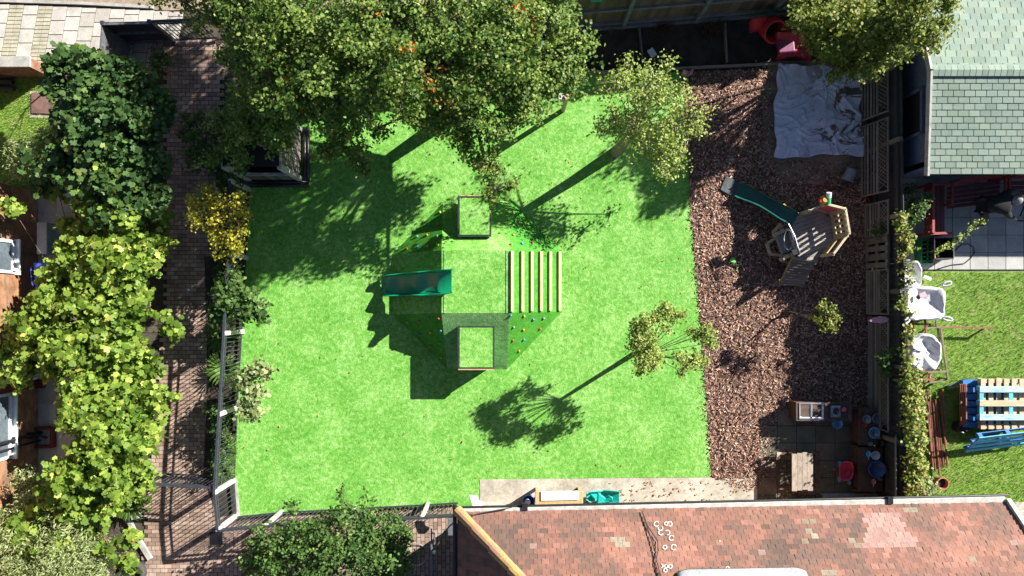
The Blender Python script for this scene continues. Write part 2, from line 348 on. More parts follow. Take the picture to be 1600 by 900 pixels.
# pavement slabs
def slabs(name,rows,m,z,th=.04):
    b=MB()
    for q in rows: b.prism([G(x,y,z-th) for x,y in q],(0,0,th))
    o=b.build(name,m,bevel=0); props(o,kind='structure'); return o
sheet('pavement',[(-900,4),(0,4),(240,16),(240,62),(205,67),(205,105),(80,98),(-900,98)][::-1],-.006,M['joint'])
sq=[];bl=[]
for i in range(-16,12):
    x0=15+i*22.6
    isb=i in(-12,-9,-6,-3,0,2,-15)
    def at(u,v): return (x0+u-14*(v/85)*1.0, 7+v+ (x0/240)*10)
    vmax=86
    if x0>150: vmax=92
    v=0
    if isb:
        while v<vmax:
            for j in range(2): bl.append([at(j*11.2+.4,v+.4),at(j*11.2+.4,v+5.6),at(j*11.2+10.8,v+5.6),at(j*11.2+10.8,v+.4)])
            v+=6.1
    else:
        v=-(i%3)*7
        while v<vmax:
            a=max(v,0)+.4; c=min(v+21.5,vmax)-.4
            if c>a: sq.append([at(.4,a),at(.4,c),at(22.1,c),at(22.1,a)])
            v+=22
slabs('pavement_slabs',sq,M['slab'],.006); slabs('pavement_blocks',bl,M['block'],.004)
kb=MB(); kb.prism([G(x,y,-.1) for x,y in[(-900,-1),(-900,4),(0,4),(130,8),(240,14),(240,9),(130,3.5),(0,-1)]],(0,0,.14)); props(kb.build('kerb',M['kerb']),kind='structure')
# brick paved path
PATH=[(255,62),(345,62),(342,420),(330,640),(322,745),(366,806),(560,800),(712,790),(712,1100),(200,1100),(228,810),(235,740),(258,480)]
sheet('path_base',PATH[::-1],.0,M['joint'])
pv=MB()
def inpath(x,y): return inside(x,y,PATH)
y=60;r=0
while y<862:
    x=225-(r%2)*5.9
    while x<352:
        if inpath(x+6,y+3): 
            jx=random.uniform(-.15,.15)
            pv.prism([G(a,b,-.03+random.uniform(0,.002)) for a,b in((x+.45+jx,y+.4),(x+.45+jx,y+6.1),(x+11.4+jx,y+6.1),(x+11.4+jx,y+.4))],(0,0,.042))
        x+=11.9
    y+=6.5;r+=1
x=352;c=0
while x<712:
    y=780-(c%2)*6
    while y<1000:
        if inpath(x+3,y+6):
            pv.prism([G(a,b,-.03+random.uniform(0,.002)) for a,b in((x+.4,y+.45),(x+.4,y+11.4),(x+6.1,y+11.4),(x+6.1,y+.45))],(0,0,.042))
        y+=11.9
    x+=6.5;c+=1
y=862;r=0
while y<1000:
    x=215-(r%2)*5.9
    while x<348:
        if inpath(x+6,y+3): pv.prism([G(a,b,-.03) for a,b in((x+.45,y+.4),(x+.45,y+6.1),(x+11.4,y+6.1),(x+11.4,y+.4))],(0,0,.042))
        x+=11.9
    y+=6.5;r+=1
props(pv.build('brick_path',M['paver']),kind='structure')
sheet('front_lawn',[(-300,118),(92,118),(96,300),(-300,300)][::-1],.004,M['grass'])
sheet('house_path',[(58,300),(118,300),(122,760),(58,760)][::-1],.006,M['conc'])
hp=MB()
for i in range(14):
    y0=300+i*33; hp.prism([G(a,b,-.02) for a,b in((59,y0+.6),(59,y0+32),(88,y0+32),(88,y0+.6))],(0,0,.035)); hp.prism([G(a,b,-.02) for a,b in((89,y0+.6),(89,y0+32),(118,y0+32),(118,y0+.6))],(0,0,.035))
props(hp.build('house_path_slabs',M['slab']),kind='structure')
# right garden
sheet('garden_lawn',[(1405,424),(2600,424),(2600,800),(1405,800)][::-1],.01,M['grass'])
sheet('patio_base',[(1372,150),(2400,150),(2400,424),(1372,424)][::-1],.0,M['joint'])
pt=MB()
for i in range(40):
    for j in range(10):
        x0=1376+i*27.8; y1=421-j*27; pt.prism([G(a,b,-.01) for a,b in((x0+.5,y1-26.4),(x0+.5,y1),(x0+27.3,y1),(x0+27.3,y1-26.4))],(0,0,.035))
props(pt.build('patio_slabs',M['gslab']),kind='structure')
# kitchen paving
sheet('kitchen_paving_base',[(1183,640),(1362,636),(1362,800),(1183,800)][::-1],.014,M['joint'])
kp=MB()
for i in range(6):
    for j in range(6):
        x0=1184+i*30; y0=638+j*27; kp.prism([G(a,b,-.01) for a,b in((x0+.5,y0+.5),(x0+.5,y0+26.5),(x0+29.5,y0+26.5),(x0+29.5,y0+.5))],(0,0,.03+random.uniform(0,.004)))
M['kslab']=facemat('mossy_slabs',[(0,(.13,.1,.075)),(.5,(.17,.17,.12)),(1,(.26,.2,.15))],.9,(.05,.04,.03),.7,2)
props(kp.build('kitchen_paving',M['kslab']),kind='structure')
sheet('planting_bed',[(320,400),(384,400),(378,520),(372,640),(367,752),(371,806),(340,806),(318,745),(325,600)][::-1],.02,M['soil'])
sheet('lawn_edging',[(367,750),(371,806),(375,806),(371,750)],.03,M['kerb'],th=.04)

# mulch chips, fallen leaves, grass tufts (uncountable)
def arr_mesh(name,verts,faces_k,rnd,m,parent=None,smooth=False):
    """verts (N*k,3) array made of N faces with k corners"""
    N=len(rnd);k=faces_k
    me=bpy.data.meshes.new(name); me.vertices.add(N*k); me.vertices.foreach_set('co',(verts-np.array(parent_world(parent))).astype(np.float32).ravel())
    me.loops.add(N*k); me.loops.foreach_set('vertex_index',np.arange(N*k,dtype=np.int32))
    me.polygons.add(N); me.polygons.foreach_set('loop_start',np.arange(0,N*k,k,dtype=np.int32))
    try: me.polygons.foreach_set('loop_total',np.full(N,k,dtype=np.int32))
    except Exception: pass
    at=me.attributes.new('rnd','FLOAT','FACE'); at.data.foreach_set('value',rnd.astype(np.float32))
    me.materials.append(m); me.update(calc_edges=True); me.validate()
    o=bpy.data.objects.new(name,me); COL.objects.link(o)
    if parent: o.parent=parent
    return o
def rand_basis(n,tilt,up=None):
    """random orthonormal x,y,n axes; normals within tilt of up"""
    th=rng.uniform(0,2*np.pi,n); t=rng.uniform(0,1,n)**.7*tilt
    nz=np.stack([np.sin(t)*np.cos(th),np.sin(t)*np.sin(th),np.cos(t)],1)
    if up is not None: nz=nz+up; nz/=np.linalg.norm(nz,axis=1)[:,None]
    a=rng.normal(size=(n,3)); x=a-(a*nz).sum(1)[:,None]*nz; x/=np.linalg.norm(x,axis=1)[:,None]
    return x,np.cross(nz,x),nz
def scatter_poly(poly,n,holes=()):
    xs=[p[0] for p in poly];ys=[p[1] for p in poly];out=[]
    while len(out)<n:
        x=rng.uniform(min(xs),max(xs));y=rng.uniform(min(ys),max(ys))
        if inside(x,y,poly) and not any(inside(x,y,h) for h in holes): out.append((x,y))
    return np.array(out)
def flakes(name,pts,z0,z1,ln,wd,tilt,m):
    n=len(pts); c=np.stack([(pts[:,0]-CX)/S,-(pts[:,1]-CY)/S,rng.uniform(z0,z1,n)],1)
    x,y,nz=rand_basis(n,tilt); l=rng.uniform(.5,1.2,n)[:,None]*ln/2; w_=rng.uniform(.5,1.2,n)[:,None]*wd/2
    v=np.stack([c-x*l-y*w_*.6,c+x*l*.8-y*w_,c+x*l+y*w_*.5,c-x*l*.7+y*w_],1).reshape(-1,3)
    o=arr_mesh(name,v,4,rng.random(n),m); props(o,kind='stuff'); return o
TP=[(1192,100),(1350,100),(1350,282),(1300,298),(1230,290),(1196,250),(1186,170)]
flakes('bark_mulch',np.vstack([scatter_poly(MUL,30000,[TP]),scatter_poly([(1180,96),(1206,96),(1206,250),(1345,255),(1350,300),(1290,310),(1215,305),(1180,250)],1100),scatter_poly([(1073,290),(1081,290),(1106,640),(1113,745),(1106,748),(1098,640),(1073,330)],70),scatter_poly([(1105,740),(1190,740),(1185,765),(1150,762)],250),scatter_poly([(1183,640),(1215,640),(1200,745),(1183,745)],300)]),.02,.055,.085,.027,.65,M['chips'])
flakes('fallen_leaves',np.vstack([scatter_poly(LAWN,130),scatter_poly([(950,752),(1180,750),(1180,782),(950,786)],90),scatter_poly([(1185,690),(1330,740),(1290,780),(1185,780)],160),scatter_poly([(640,790),(640,800),(580,803),(580,794)],60),scatter_poly([(240,62),(275,80),(270,135),(225,100)],120)]),.035,.05,.06,.045,.5,M['deadleaf'])
def blades(name,pts,h,wd,m,lean=.5,kind='stuff',parent=None,z=0.0):
    n=len(pts); c=np.stack([(pts[:,0]-CX)/S,-(pts[:,1]-CY)/S,np.full(n,z)],1)
    th=rng.uniform(0,2*np.pi,n); hh=rng.uniform(.5,1.2,n)*h; le=rng.uniform(0,lean,n)*hh
    d=np.stack([np.cos(th),np.sin(th),np.zeros(n)],1); s=np.stack([-np.sin(th),np.cos(th),np.zeros(n)],1)*wd/2
    tip=c+d*le[:,None]; tip[:,2]+=hh
    v=np.stack([c-s,c+s,tip],1).reshape(-1,3)
    o=arr_mesh(name,v,3,rng.random(n),m,parent); 
    if not parent: props(o,kind=kind)
    return o
M['gblade']=leafmat('grass_blades',[(0,(.08,.18,.02)),(.5,(.19,.33,.045)),(.85,(.36,.46,.12)),(1,(.52,.46,.26))],.25)
blades('garden_grass',scatter_poly([(1405,425),(1610,425),(1610,800),(1440,800)],26000),.06,.012,M['gblade'],.8,z=.01)
blades('front_garden_grass',scatter_poly([(-10,120),(92,120),(92,300),(-10,300)],9000),.06,.012,M['gblade'],.8,z=.004)

# ---------------------------------------------------------------- houses
# tiled roof house at the bottom
hs=thing('tiled_house','red clay tiled house with mossy hip ridge along the bottom','house',(3,-7.5,0))
e0=Vector((-1.21,-4.555,2.6)); e1=Vector((10.96,-4.34,2.6)); U=(e1-e0).normalized(); V=Vector((U.y,-U.x,0)); RS=1.2
LEN=(e1-e0).length
def RP(s,t,o=0):
    n=Vector((-V.x*RS,-V.y*RS,1)).normalized()
    return e0+U*s+V*t+Vector((0,0,RS*t))+n*o
wl=MB(); wl.prism([(-.75,-5.2,0),(10.8,-4.95,0),(10.8,-10.5,0),(-.75,-10.5,0)][::-1],(0,0,2.45)); wl.build('wall',M['yardwall'],hs)
rb=MB(); rb.poly([RP(0,0),RP(LEN,0),RP(LEN,3),RP(3.96,3)]); a=e0; 
rb.poly([e0,RP(3.96,3),(RP(3.96,3).x,-12,RP(3.96,3).z),(e0.x,-12,2.6)][::-1]); base=rb.build('roof',M['shgap'],hs)
tl=MB();li=MB();pk=MB()
LICH=[(1415,796),(1432,796),(1258,815),(1270,815),(1264,830),(1273,836),(1262,849),(1275,850),(1330,842),(1340,850),(1295,858),(1290,893),(1305,893),(1520,876),(962,840),(966,846),(964,853),(972,853),(980,853)]
def topx(p): k=(1-p.z/H)/S; return (CX+p.x/k,CY-p.y/k)
row=0;t=0
while t<2.3:
    s=-.08*(row%2)
    hip=1.32*t
    while s<LEN:
        a=max(s,hip+.02); b_=min(s+.165,LEN)
        if b_-a>.03:
            tw=random.uniform(-.008,.008); g_=.003
            vs=[RP(a+g_,t-.008,.030+tw),RP(b_-g_,t-.008,.030-tw),RP(b_-g_,t+.078,.012),RP(a+g_,t+.078,.012)]
            bot=[RP(a+g_,t-.008,.012),RP(b_-g_,t-.008,.012)]
            px,py=topx((vs[0]+vs[2])/2)
            tgt=tl;rv=None
            base_=.5+.3*math.sin(px*.013+1)*math.sin(py*.03+1)+.12*math.sin(px*.06)+random.gauss(0,.17)
            rv=min(.87,max(0,base_))
            if random.random()<.006: rv=random.uniform(.93,1)
            if any(abs(px-lx)<6 and abs(py-ly)<3.7 for lx,ly in LICH): tgt=li;rv=random.random()
            if inside(px,py,[(1348,803),(1405,803),(1432,848),(1430,858),(1352,858),(1355,830)]): tgt=pk;rv=random.random()
            tgt.add([*vs,*bot],[(0,1,2,3),(4,5,1,0)],rv)
        s+=.165
    t+=.0762;row+=1
tl.build('roof_tiles',M['tile'],base); 
for q_ in range(0,len(li.f),2):
    o_=MB(); o_.add([li.v[k] for k in li.f[q_]]+[li.v[k] for k in li.f[q_+1][:2]],[(0,1,2,3),(4,5,1,0)],li.r[q_]); o_.build('lichened_tile',M['lichen'],base)
pk.build('replaced_tiles',M['pinktile'],base)
# west slope tiles; shade also put in as darker tile tones
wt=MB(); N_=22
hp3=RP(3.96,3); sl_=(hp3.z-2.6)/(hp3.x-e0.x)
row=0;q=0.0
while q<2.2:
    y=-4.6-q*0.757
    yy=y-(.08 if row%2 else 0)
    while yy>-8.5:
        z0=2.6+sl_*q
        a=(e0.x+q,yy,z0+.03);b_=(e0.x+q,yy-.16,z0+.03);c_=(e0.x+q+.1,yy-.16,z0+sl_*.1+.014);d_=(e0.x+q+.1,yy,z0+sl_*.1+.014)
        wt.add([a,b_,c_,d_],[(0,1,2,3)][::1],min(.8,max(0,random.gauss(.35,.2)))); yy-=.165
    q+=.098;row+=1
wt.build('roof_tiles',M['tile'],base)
rd=MB()
for i in range(9):
    a=RP(1.32*i*.3+.0,i*.3,.05); b_=RP(1.32*(i+1)*.3+.03,(i+1)*.3+.02,.075)
    rd.tube([a,b_],[.125,.105],12)
rd.build('hip_ridge',M['ridge'],base,smooth=False)
gu=MB(); gu.prism([e0-V*.07-Vector((0,0,.06)),e1-V*.13-Vector((0,0,.06)),e1+V*.01-Vector((0,0,.06)),e0+V*.01-Vector((0,0,.06))],(0,0,.085))
gu.build('gutter_board',M['pale'],hs,bevel=.01)
gt=MB(); gt.tube([e0-V*.095+U*-.05-Vector((0,0,.03)),e1-V*.155+U*.1-Vector((0,0,.03))],.025,8); gt.tube([e0-V*.17+U*-.06,e0-V*.17+U*-.06+Vector((0,-5,0))],.045,8)
for s in(1.5,9.6): gt.box(e0+U*s-V*.1+Vector((0,0,.03)),(.12,.16,.06))
gt.build('gutter',M['black'],hs)
ld=MB(); 
def ldp(u,v):
    s=4.56+u*2.62; t=.97+v*1.0
    if v<.25 and (u<.06 or u>.94): t+=.05*(1 if u in(0,1) else .3)
    return RP(s,t,.09+.03*math.sin(v*9)*math.sin(u*7))
ld.grid(ldp,24,8,thick=.05); ld.build('lead_flashing',M['lead'],base,smooth=True)
cb=MB()
pts=[topx(e0)]; 
def roofpt(px,py,o=.05):
    # solve the roof plane along the camera ray
    o0=Vector((0,0,H)); dd=(G(px,py,0)-o0); n=Vector((-V.x*RS,-V.y*RS,1)); c0=RP(0,0,o)
    t_=(c0-o0).dot(n)/dd.dot(n); return o0+dd*t_
for ptsx in([(1003,798),(1011,822),(1020,850),(1027,880),(1034,905)],[(1003,798),(1012,822),(1028,846),(1028,862),(1024,880),(1032,905)],[(722,800),(738,805),(760,800),(800,793)],[(728,826),(735,808),(745,803),(790,796)]):
    cb=MB(); cb.tube([roofpt(x,y,.07) for x,y in ptsx],.011,5); cb.build('cable',M['cable'],base)
for (cx_,cy_,r_,a0,a1) in [(1026,818.5,4.2,30,330),(1041,818,3,0,360),(1047,818.5,3.8,-120,180),(1032,825,4,160,400),(1033,832,4.2,60,330),(1043,832,4,-100,140),(1049.5,840.5,4.2,20,320),(1039,855,3.4,0,360),(1053,855,4.6,20,320),(1041,884.5,3,100,400),(1047.5,885,3.4,0,360),(1033.5,884,3,-90,90),(1040,891,3.2,0,360),(1021.8,862.5,1.2,0,360),(1137,888,3,0,200),(1125,846,1.2,0,200)]:
    pm=MB(); m_=14; vs=[]
    for i in range(m_+1):
        an=math.radians(a0+(a1-a0)*i/m_); 
        for rr in(r_+.1,r_-.95): vs.append(roofpt(cx_+rr*math.cos(an),cy_-rr*math.sin(an),.044))
    pm.add(vs,[(2*i,2*i+2,2*i+3,2*i+1) for i in range(m_)]); pm.build('white_ring_mark',M['chalk'],base)
vg=MB(); vg.beam(e1+U*.06-V*.05,RP(LEN+.06,3,0),.1,.12); vg.build('verge_board',M['pale'],hs)
ar=MB(); ar.prism([G(1505,784,-.02),G(2400,784,-.02),G(2400,1000,-.02),G(1505,1000,-.02)][::-1],(0,0,.06)); props(ar.build('side_path',M['conc']),kind='structure')

# green roofed shed
shd=thing('green_roofed_shed','blue grey garden building with pale green shingle roof','shed',(13,5,0))
rc=P(1456,110,2.4);ec=P(1451,272,1.78); nc=P(1420,-40,1.9)
wl=MB(); xw=9.72
wl.prism([(xw,ec.y+.22,0),(xw+6,ec.y+.22,0),(xw+6,ec.y+.22,1.72),(xw,ec.y+.22,1.72)][::-1],(0,.1,0))
wl.prism([(xw,ec.y+.22,0),(xw,rc.y+3,0),(xw,rc.y+3,1.48),(xw,rc.y,2.3),(xw,ec.y+.22,1.76)],(.1,0,0))
shw=wl.build('wall',M['shedwall'],shd)
wb=MB(); wb.box((xw-.02,4.65,1.25),(.05,.95,.75)); wb.build('window',M['void'],shd)
wb=MB()
for dy,dz,sy,sz in((0,.42,1.1,.09),(0,-.42,1.1,.09),(.52,0,.07,.84),(-.52,0,.07,.84)): wb.box((xw-.03,4.65+dy,1.25+dz),(.08,sy,sz))
wb.build('window_frame',M['shedwall'],shd)
rf=MB(); xl=rc.x; xe=ec.x; R_=xl+8
el=Vector((xe,ec.y,1.78)); er=Vector((R_,ec.y,1.78)); rl=Vector((xl,rc.y,2.4)); rr_=Vector((R_,rc.y,2.4)); nl=Vector((xl-.02,rc.y+3.2,1.5)); nr=Vector((R_,rc.y+3.2,1.5))
rf.prism([el,er,rr_,rl][::1],(0,0,-.05)); rf.prism([rl,rr_,nr,nl],(0,0,-.05)); roof=rf.build('roof',M['shgap'],shd)
sg=MB()
def shing(A,B,C,D,pitch,wid,off=0):
    """rows from edge AB (eave) up to DC (ridge)"""
    Ls=(D-A).length; nrow=int(Ls/pitch); u=(B-A).normalized(); up=(D-A)/Ls; nn=u.cross(up).normalized()
    if nn.z<0: nn=-nn
    for i in range(nrow+1):
        t0=i*pitch; t1=min(t0+pitch*1.0,Ls); 
        if t1-t0<.02: continue
        x0=0; xx=-wid/2*(i%2)-.0; Lw=(B-A).length
        edge=(D-A).dot(u)*t0/Ls
        while xx<Lw:
            a=max(xx,0);b_=min(xx+wid,Lw)
            if b_-a>.02:
                g_=.007
                p=lambda s,t,o: A+up*t+u*s+nn*o
                z_=random.uniform(0,.003)
                sg.add([p(a+g_,t0+.004,.016+z_),p(b_-g_,t0+.004,.016+z_),p(b_-g_,t1+.004,.006),p(a+g_,t1+.004,.006),p(a+g_,t0+.004,0),p(b_-g_,t0+.004,0)],[(0,1,2,3),(4,5,1,0)] if u.cross(up).z>0 else [(3,2,1,0),(0,1,5,4)])
            xx+=wid
shing(el,er,rr_,rl,.146,.25)
shing(nl,nr,rr_,rl,.165,.25)
sg.build('shingles',M['shingle'],roof)
rg=MB()
for i in range(60):
    x0=xl+.14*i
    def cp(u,v,x0=x0): 
        yy=(u-.5)*.26; return (x0+v*.136, rc.y+yy, 2.45-abs(yy)*.3+.004*(1-v))
    rg.grid(cp,4,1)
rg.build('ridge_shingles',M['shingle'],roof)
bd=MB(); bd.beam(el+Vector((-.03,-.03,-.02)),rl+Vector((-.03,0,-.02)),.05,.14); bd.beam(rl+Vector((-.03,0,-.02)),nl+Vector((-.03,0,-.02)),.05,.14); bd.build('barge_board',M['pale'],shd)

# brick house on the left
lh=thing('brick_house','orange brick house edge with white door on the left','house',(-14,-3,0))
xb=-12.33; yN=G(0,300).y; yS=-12
wl=MB(); d0=G(0,540).y; d1=G(0,592).y
wl.prism([(xb,yN,0),(xb,d0,0),(xb,d0,5),(xb,yN,5)],(-.25,0,0)); wl.prism([(xb,d1,0),(xb,yS,0),(xb,yS,5),(xb,d1,5)],(-.25,0,0)); wl.prism([(xb,d0,2.1),(xb,d1,2.1),(xb,d1,5),(xb,d0,5)],(-.25,0,0))
wl.prism([(xb-.25,yN,0),(xb-6,yN,0),(xb-6,yN,5),(xb-.25,yN,5)],(0,-.25,0)); wl.build('wall',M['wallbrick'],lh)
rfm=MB(); rfm.prism([(xb+.12,yN+.3,5),(xb+.12,yS,5),(xb-4,yS,7),(xb-4,yN+.3,7)],(0,0,.1)); rfm.build('roof',M['tile'],lh)
dr=MB(); dr.box((xb-.1,(d0+d1)/2,1.05),(.05,d0-d1,2.1)); door=dr.build('door',M['doorwhite'],lh)
pn=MB()
for a,b_,z0,z1 in((.1,.42,.12,.5),(.45,.77,.12,.5),(.1,.42,.58,.98),(.45,.77,.58,.98),(.1,.77,1.06,1.8)): pn.box((xb-.07,d0-(a+b_)/2,(z0+z1)/2),(.02,b_-a,z1-z0))
pn.build('door_panel',M['doorwhite'],door,bevel=.008)
df=MB()
df.box((xb+.0,d0-.03,1.05),(.12,.06,2.1));df.box((xb+.0,d1+.03,1.05),(.12,.06,2.1));df.box((xb+.05,(d0+d1)/2,.05),(.2,d0-d1,.1)); df.build('door_frame',M['upvc'],door)
rbk=MB(); rbk.box((xb+.02,d1-.11,2.5),(.06,.2,5)); rbk.box((xb+.1,d1-.11,.08),(.2,.24,.16)); rbk.build('painted_brick_band',M['redbrick'],lh)
for y0,y1,sill in((383,428,.88),(608,700,.98)):
    a=G(0,y0).y;b_=G(0,y1).y
    wf=MB(); 
    for yy in(a,b_,): wf.box((xb+.01,yy,sill+.6),(.07,.07,1.2))
    wf.box((xb+.01,(a+b_)/2,sill+.05),(.07,a-b_,.1)); wf.box((xb+.01,(a+b_)/2,sill+1.2),(.07,a-b_,.1))
    fr=wf.build('window',M['upvc'],lh)
    gl=MB(); gl.box((xb+.005,(a+b_)/2,sill+.6),(.02,a-b_,1.15)); gl.build('pane',M['glass'],fr)
    si=MB(); si.box((xb+.06,(a+b_)/2,sill-.03),(.16,a-b_+.14,.05)); si.build('sill',M['upvc'],fr,bevel=.01)
dp=MB(); yy=G(0,676).y
dp.tube([(xb+.08,yy,.0),(xb+.08,yy,5)],.045,10); dp.tube([(xb+.05,yy-.2,.0),(xb+.05,yy-.2,4)],.03,8); dp.tube([(xb+.08,yy,.25),(xb+.3,yy-.12,.1)],.035,8)
for z in(.4,1.0): dp.box((xb+.06,yy,z),(.1,.16,.06))
dp.build('drainpipe',M['black'],lh,smooth=False)
dc=MB()
for dx,dy,sx,sy in((.22,.14,.44,.06),(.22,-.34,.44,.06),(.44,-.1,.06,.54)): dc.box((xb+dx,yy+dy,.09),(sx,sy,.18))
dc.build('drain_surround',M['redbrick'],lh)
mb_=MB(); p=P(64,372,.75); mb_.box((p.x+.02,p.y,.38),(.26,.8,.75)); props(mb_.build('storage_box',M['greyplas'],bevel=.02),'pale grey storage box against the brick house wall beside the blue bin','box')
def bin_(name,px,py,m,label,rz):
    p=P(px,py,1.0); p.z=0; t=thing(name,label,'bin',p,'wheelie bins by the brick house')
    b=MB(Matrix.Translation(p)@Matrix.Rotation(rz,4,'Z'))
    def ring(a,c,z): return [(-a,-c,z),(a,-c,z),(a,c,z),(-a,c,z)]
    v=ring(.2,.22,.08)+ring(.27,.29,.98); b.add(v,[(3,2,1,0),(4,5,6,7),(0,1,5,4),(1,2,6,5),(2,3,7,6),(3,0,4,7)]); b.build('body',m,t,bevel=.02)
    l=MB(b.xf); 
    l.grid(lambda u,v:((u-.5)*.6,(v-.5)*.66,1.0+.05*math.sin(math.pi*u)**.5*math.sin(math.pi*v)**.5),8,8,thick=.03); lid=l.build('lid',m,t,smooth=True)
    l=MB(b.xf); l.box((.0,0,1.06),(.3,.34,.02)); l.build('lid_panel',m,lid,bevel=.01)
    l=MB(b.xf); l.tube([(-.33,-.25,1.0),(-.36,-.2,1.02),(-.36,.2,1.02),(-.33,.25,1.0)],.018,6); l.build('handle',m,t)
    for s in(-1,1):
        l=MB(b.xf); l.lathe((-.24,s*.26,.1),[(.1,-.025),(.1,.025)],14,rot=Matrix.Rotation(math.pi/2,3,'X')); l.build('wheel',M['black'],t)
    return t,lid,b.xf
bin_('wheelie_bin',73,430,M['binblue'],'bright blue wheelie bin against the brick house wall',.08)
t_,lid,xf=bin_('wheelie_bin',66,474,M['bingreen'],'olive green wheelie bin with a pale red mark on its lid',0)
l=MB(xf); l.tube([(-.1,-.04,1.078),(-.04,-.05,1.078),(.0,-.03,1.078),(.05,.06,1.078),(.11,.1,1.078)],.011,5);l.tube([(-.1,-.04,1.078),(-.08,.02,1.078)],.011,5); l.build('lid_mark',M['label'],lid)
# small garden wall, flagstone, logs
gw=MB(); 
gw.prism([G(-400,107,-.02),G(80,107,-.02),G(80,121,-.02),G(-400,121,-.02)][::-1],(0,0,.80)); ob=gw.build('garden_wall',M['yardwall']); props(ob,'low brown brick garden wall between pavement and front lawn','wall')
cp=MB(); cp.prism([G(-402,105.5,.78),G(82,105.5,.78),G(82,122,.78),G(-402,122,.78)][::-1],(0,0,.05)); cp.build('coping',M['kerb'],ob,bevel=.01)
fl=MB(); fl.prism([G(51,146,0),G(51,178,0),G(89,179,0),G(90,146,0)],(0,0,.06)); props(fl.build('flagstone',M['flag'],bevel=.01),'square red brown flagstone set in the shaded front lawn','paving slab')
fr_=MB(); fr_.prism([G(47,143,-.01),G(47,184,-.01),G(96,184,-.01),G(96,143,-.01)],(0,0,.03)); props(fr_.build('flagstone_bed',M['conc']),kind='structure')
for i,(a,b_,lab) in enumerate((((-30,122),(25,120),'charred timber log nearest the low garden wall'),((-30,129),(24,130),'middle charred timber log of the three on the front lawn'),((-30,138),(26,141),'charred timber log farthest from the low garden wall'))):
    l=MB(); l.tube([G(*a,.1),G((a[0]+b_[0])/2,(a[1]+b_[1])/2,.11),G(*b_,.1)],[.06,.065,.058],10); props(l.build('log',M['log'],smooth=False),lab,'log','charred logs by the garden wall')

# ---------------------------------------------------------------- fences
def fence_boards(name,label,a,b,h,m,nposts,postm,rails=2,rail_off=.04,post_w=.1,inner=None,group=None,boardw=.125,postdir=0,railm=None):
    a=Vector((a.x,a.y,0));b=Vector((b.x,b.y,0)); d=(b-a); Ln=d.length; u=d/Ln; n=Vector((-u.y,u.x,0))
    if inner is not None and n.dot(inner)<0: n=-n
    t=thing(name,label,'fence',a,group); bm_=MB(); x=0
    while x<Ln:
        w_=min(boardw,Ln-x); hh=h+random.uniform(-.015,.015)
        c=a+u*(x+w_/2)
        bm_.box((c.x,c.y,hh/2),(w_-.004,.02,hh),rz=math.atan2(u.y,u.x)); x+=boardw
    bm_.build('boards',m,t)
    for i in range(rails):
        z=.25+(h-.4)*i/(max(rails-1,1)); r=MB(); r.beam(a+n*rail_off+Vector((0,0,z)),b+n*rail_off+Vector((0,0,z)),.06,.09); r.build('rail',railm or postm,t)
    for i in range(nposts+1):
        c=a+u*(Ln*i/nposts)+n*(.07+postdir); p=MB(); p.box((c.x,c.y,(h+.03)/2),(post_w,post_w,h+.03),rz=math.atan2(u.y,u.x)); p.build('post',postm,t)
    return t
M['railblue']=mat('blue_grey_rail',(.2,.22,.25),(.13,.14,.16),6,.8)
a=G(516,75);b=G(1315,11.5)
f=fence_boards('board_fence','tall dark board fence with grey rails behind the soil bed',a,b,2.0,M['fence'],7,M['railblue'],3,inner=Vector((0,-1,0)))
sl2=MB(); f_=thing; sl2.beam(a+Vector((0,-.08,.06)),b+Vector((0,-.08,.06)),.06,.12); sl2.build('gravel_board',M['railblue'],f)
tq=MB(); q=P(929,0,1.6); tq.box((q.x,q.y,1.6),(.36,.03,.14)); tq.build('sign_board',M['teal'],f)
a=G(1360,18);b=G(1369,786)
f=fence_boards('board_fence','dark board fence with ivy beside the mulch bed',a,b,1.4,M['fencedk'],7,M['greywood'],2,inner=Vector((-1,0,0)),railm=M['fencedk'])
# beds' divider boards
for x0,y0,x1,y1,lab in((998,45,1003,95,'thin timber edging board dividing the soil bed under the apple tree'),(1131,38,1134,100,'thin timber edging board dividing the soil bed near the red toys')):
    t=MB(); t.beam(G(x0,y0,.06),G(x1,y1,.06),.04,.14); props(t.build('edging_board',M['greywood']),lab,'edging board','edging boards in the soil bed')
t=MB(); t.beam(G(895,116,.06),G(1215,101,.06),.04,.14); props(t.build('edging_board',M['greywood']),'long timber edging board between lawn and soil bed','edging board','edging boards in the soil bed')

# steel railings round the lawn
def railing(name,label,pts,posts,h=1.2,gap=.11,cat='railing'):
    t=thing(name,label,cat,pts[0]); 
    for i in range(len(pts)-1):
        a=Vector(pts[i]);b=Vector(pts[i+1]);u=(b-a);Ln=u.length;u/=Ln
        m_=MB(); m_.beam(a+Vector((0,0,h)),b+Vector((0,0,h)),.055,.05); m_.beam(a+Vector((0,0,.12)),b+Vector((0,0,.12)),.04,.03); m_.beam(a+Vector((0,0,h-.14)),b+Vector((0,0,h-.14)),.03,.03)
        n=int(Ln/gap)
        for k in range(1,n):
            c=a+u*(Ln*k/n); m_.box((c.x,c.y,h/2+.03),(.016,.016,h-.06))
        m_.build('railing_panel',M['steel'],t)
    for q in posts:
        p=MB(); p.box((q.x,q.y,h/2),(.09,.11,h+.02)); p.build('post',M['pale'],t,bevel=.008)
    return t
LP=[G(389,296),G(386,403),G(380,518),G(373,636),G(366,750),G(371,804)]
railing('steel_railing','dark steel railing with pale posts along the left of the lawn',LP,[LP[0],LP[1],LP[2],LP[3],LP[4],LP[5]])
LB=[G(371,806),G(441,799),G(555,793),G(669,787),G(716,784)]
railing('steel_railing','dark steel railing with pale posts along the bottom of the lawn',LB,LB[1:4])
railing('steel_gate','open dark steel barred gate across the brick path',[G(366,744),G(269,739)],[],1.15,cat='gate')
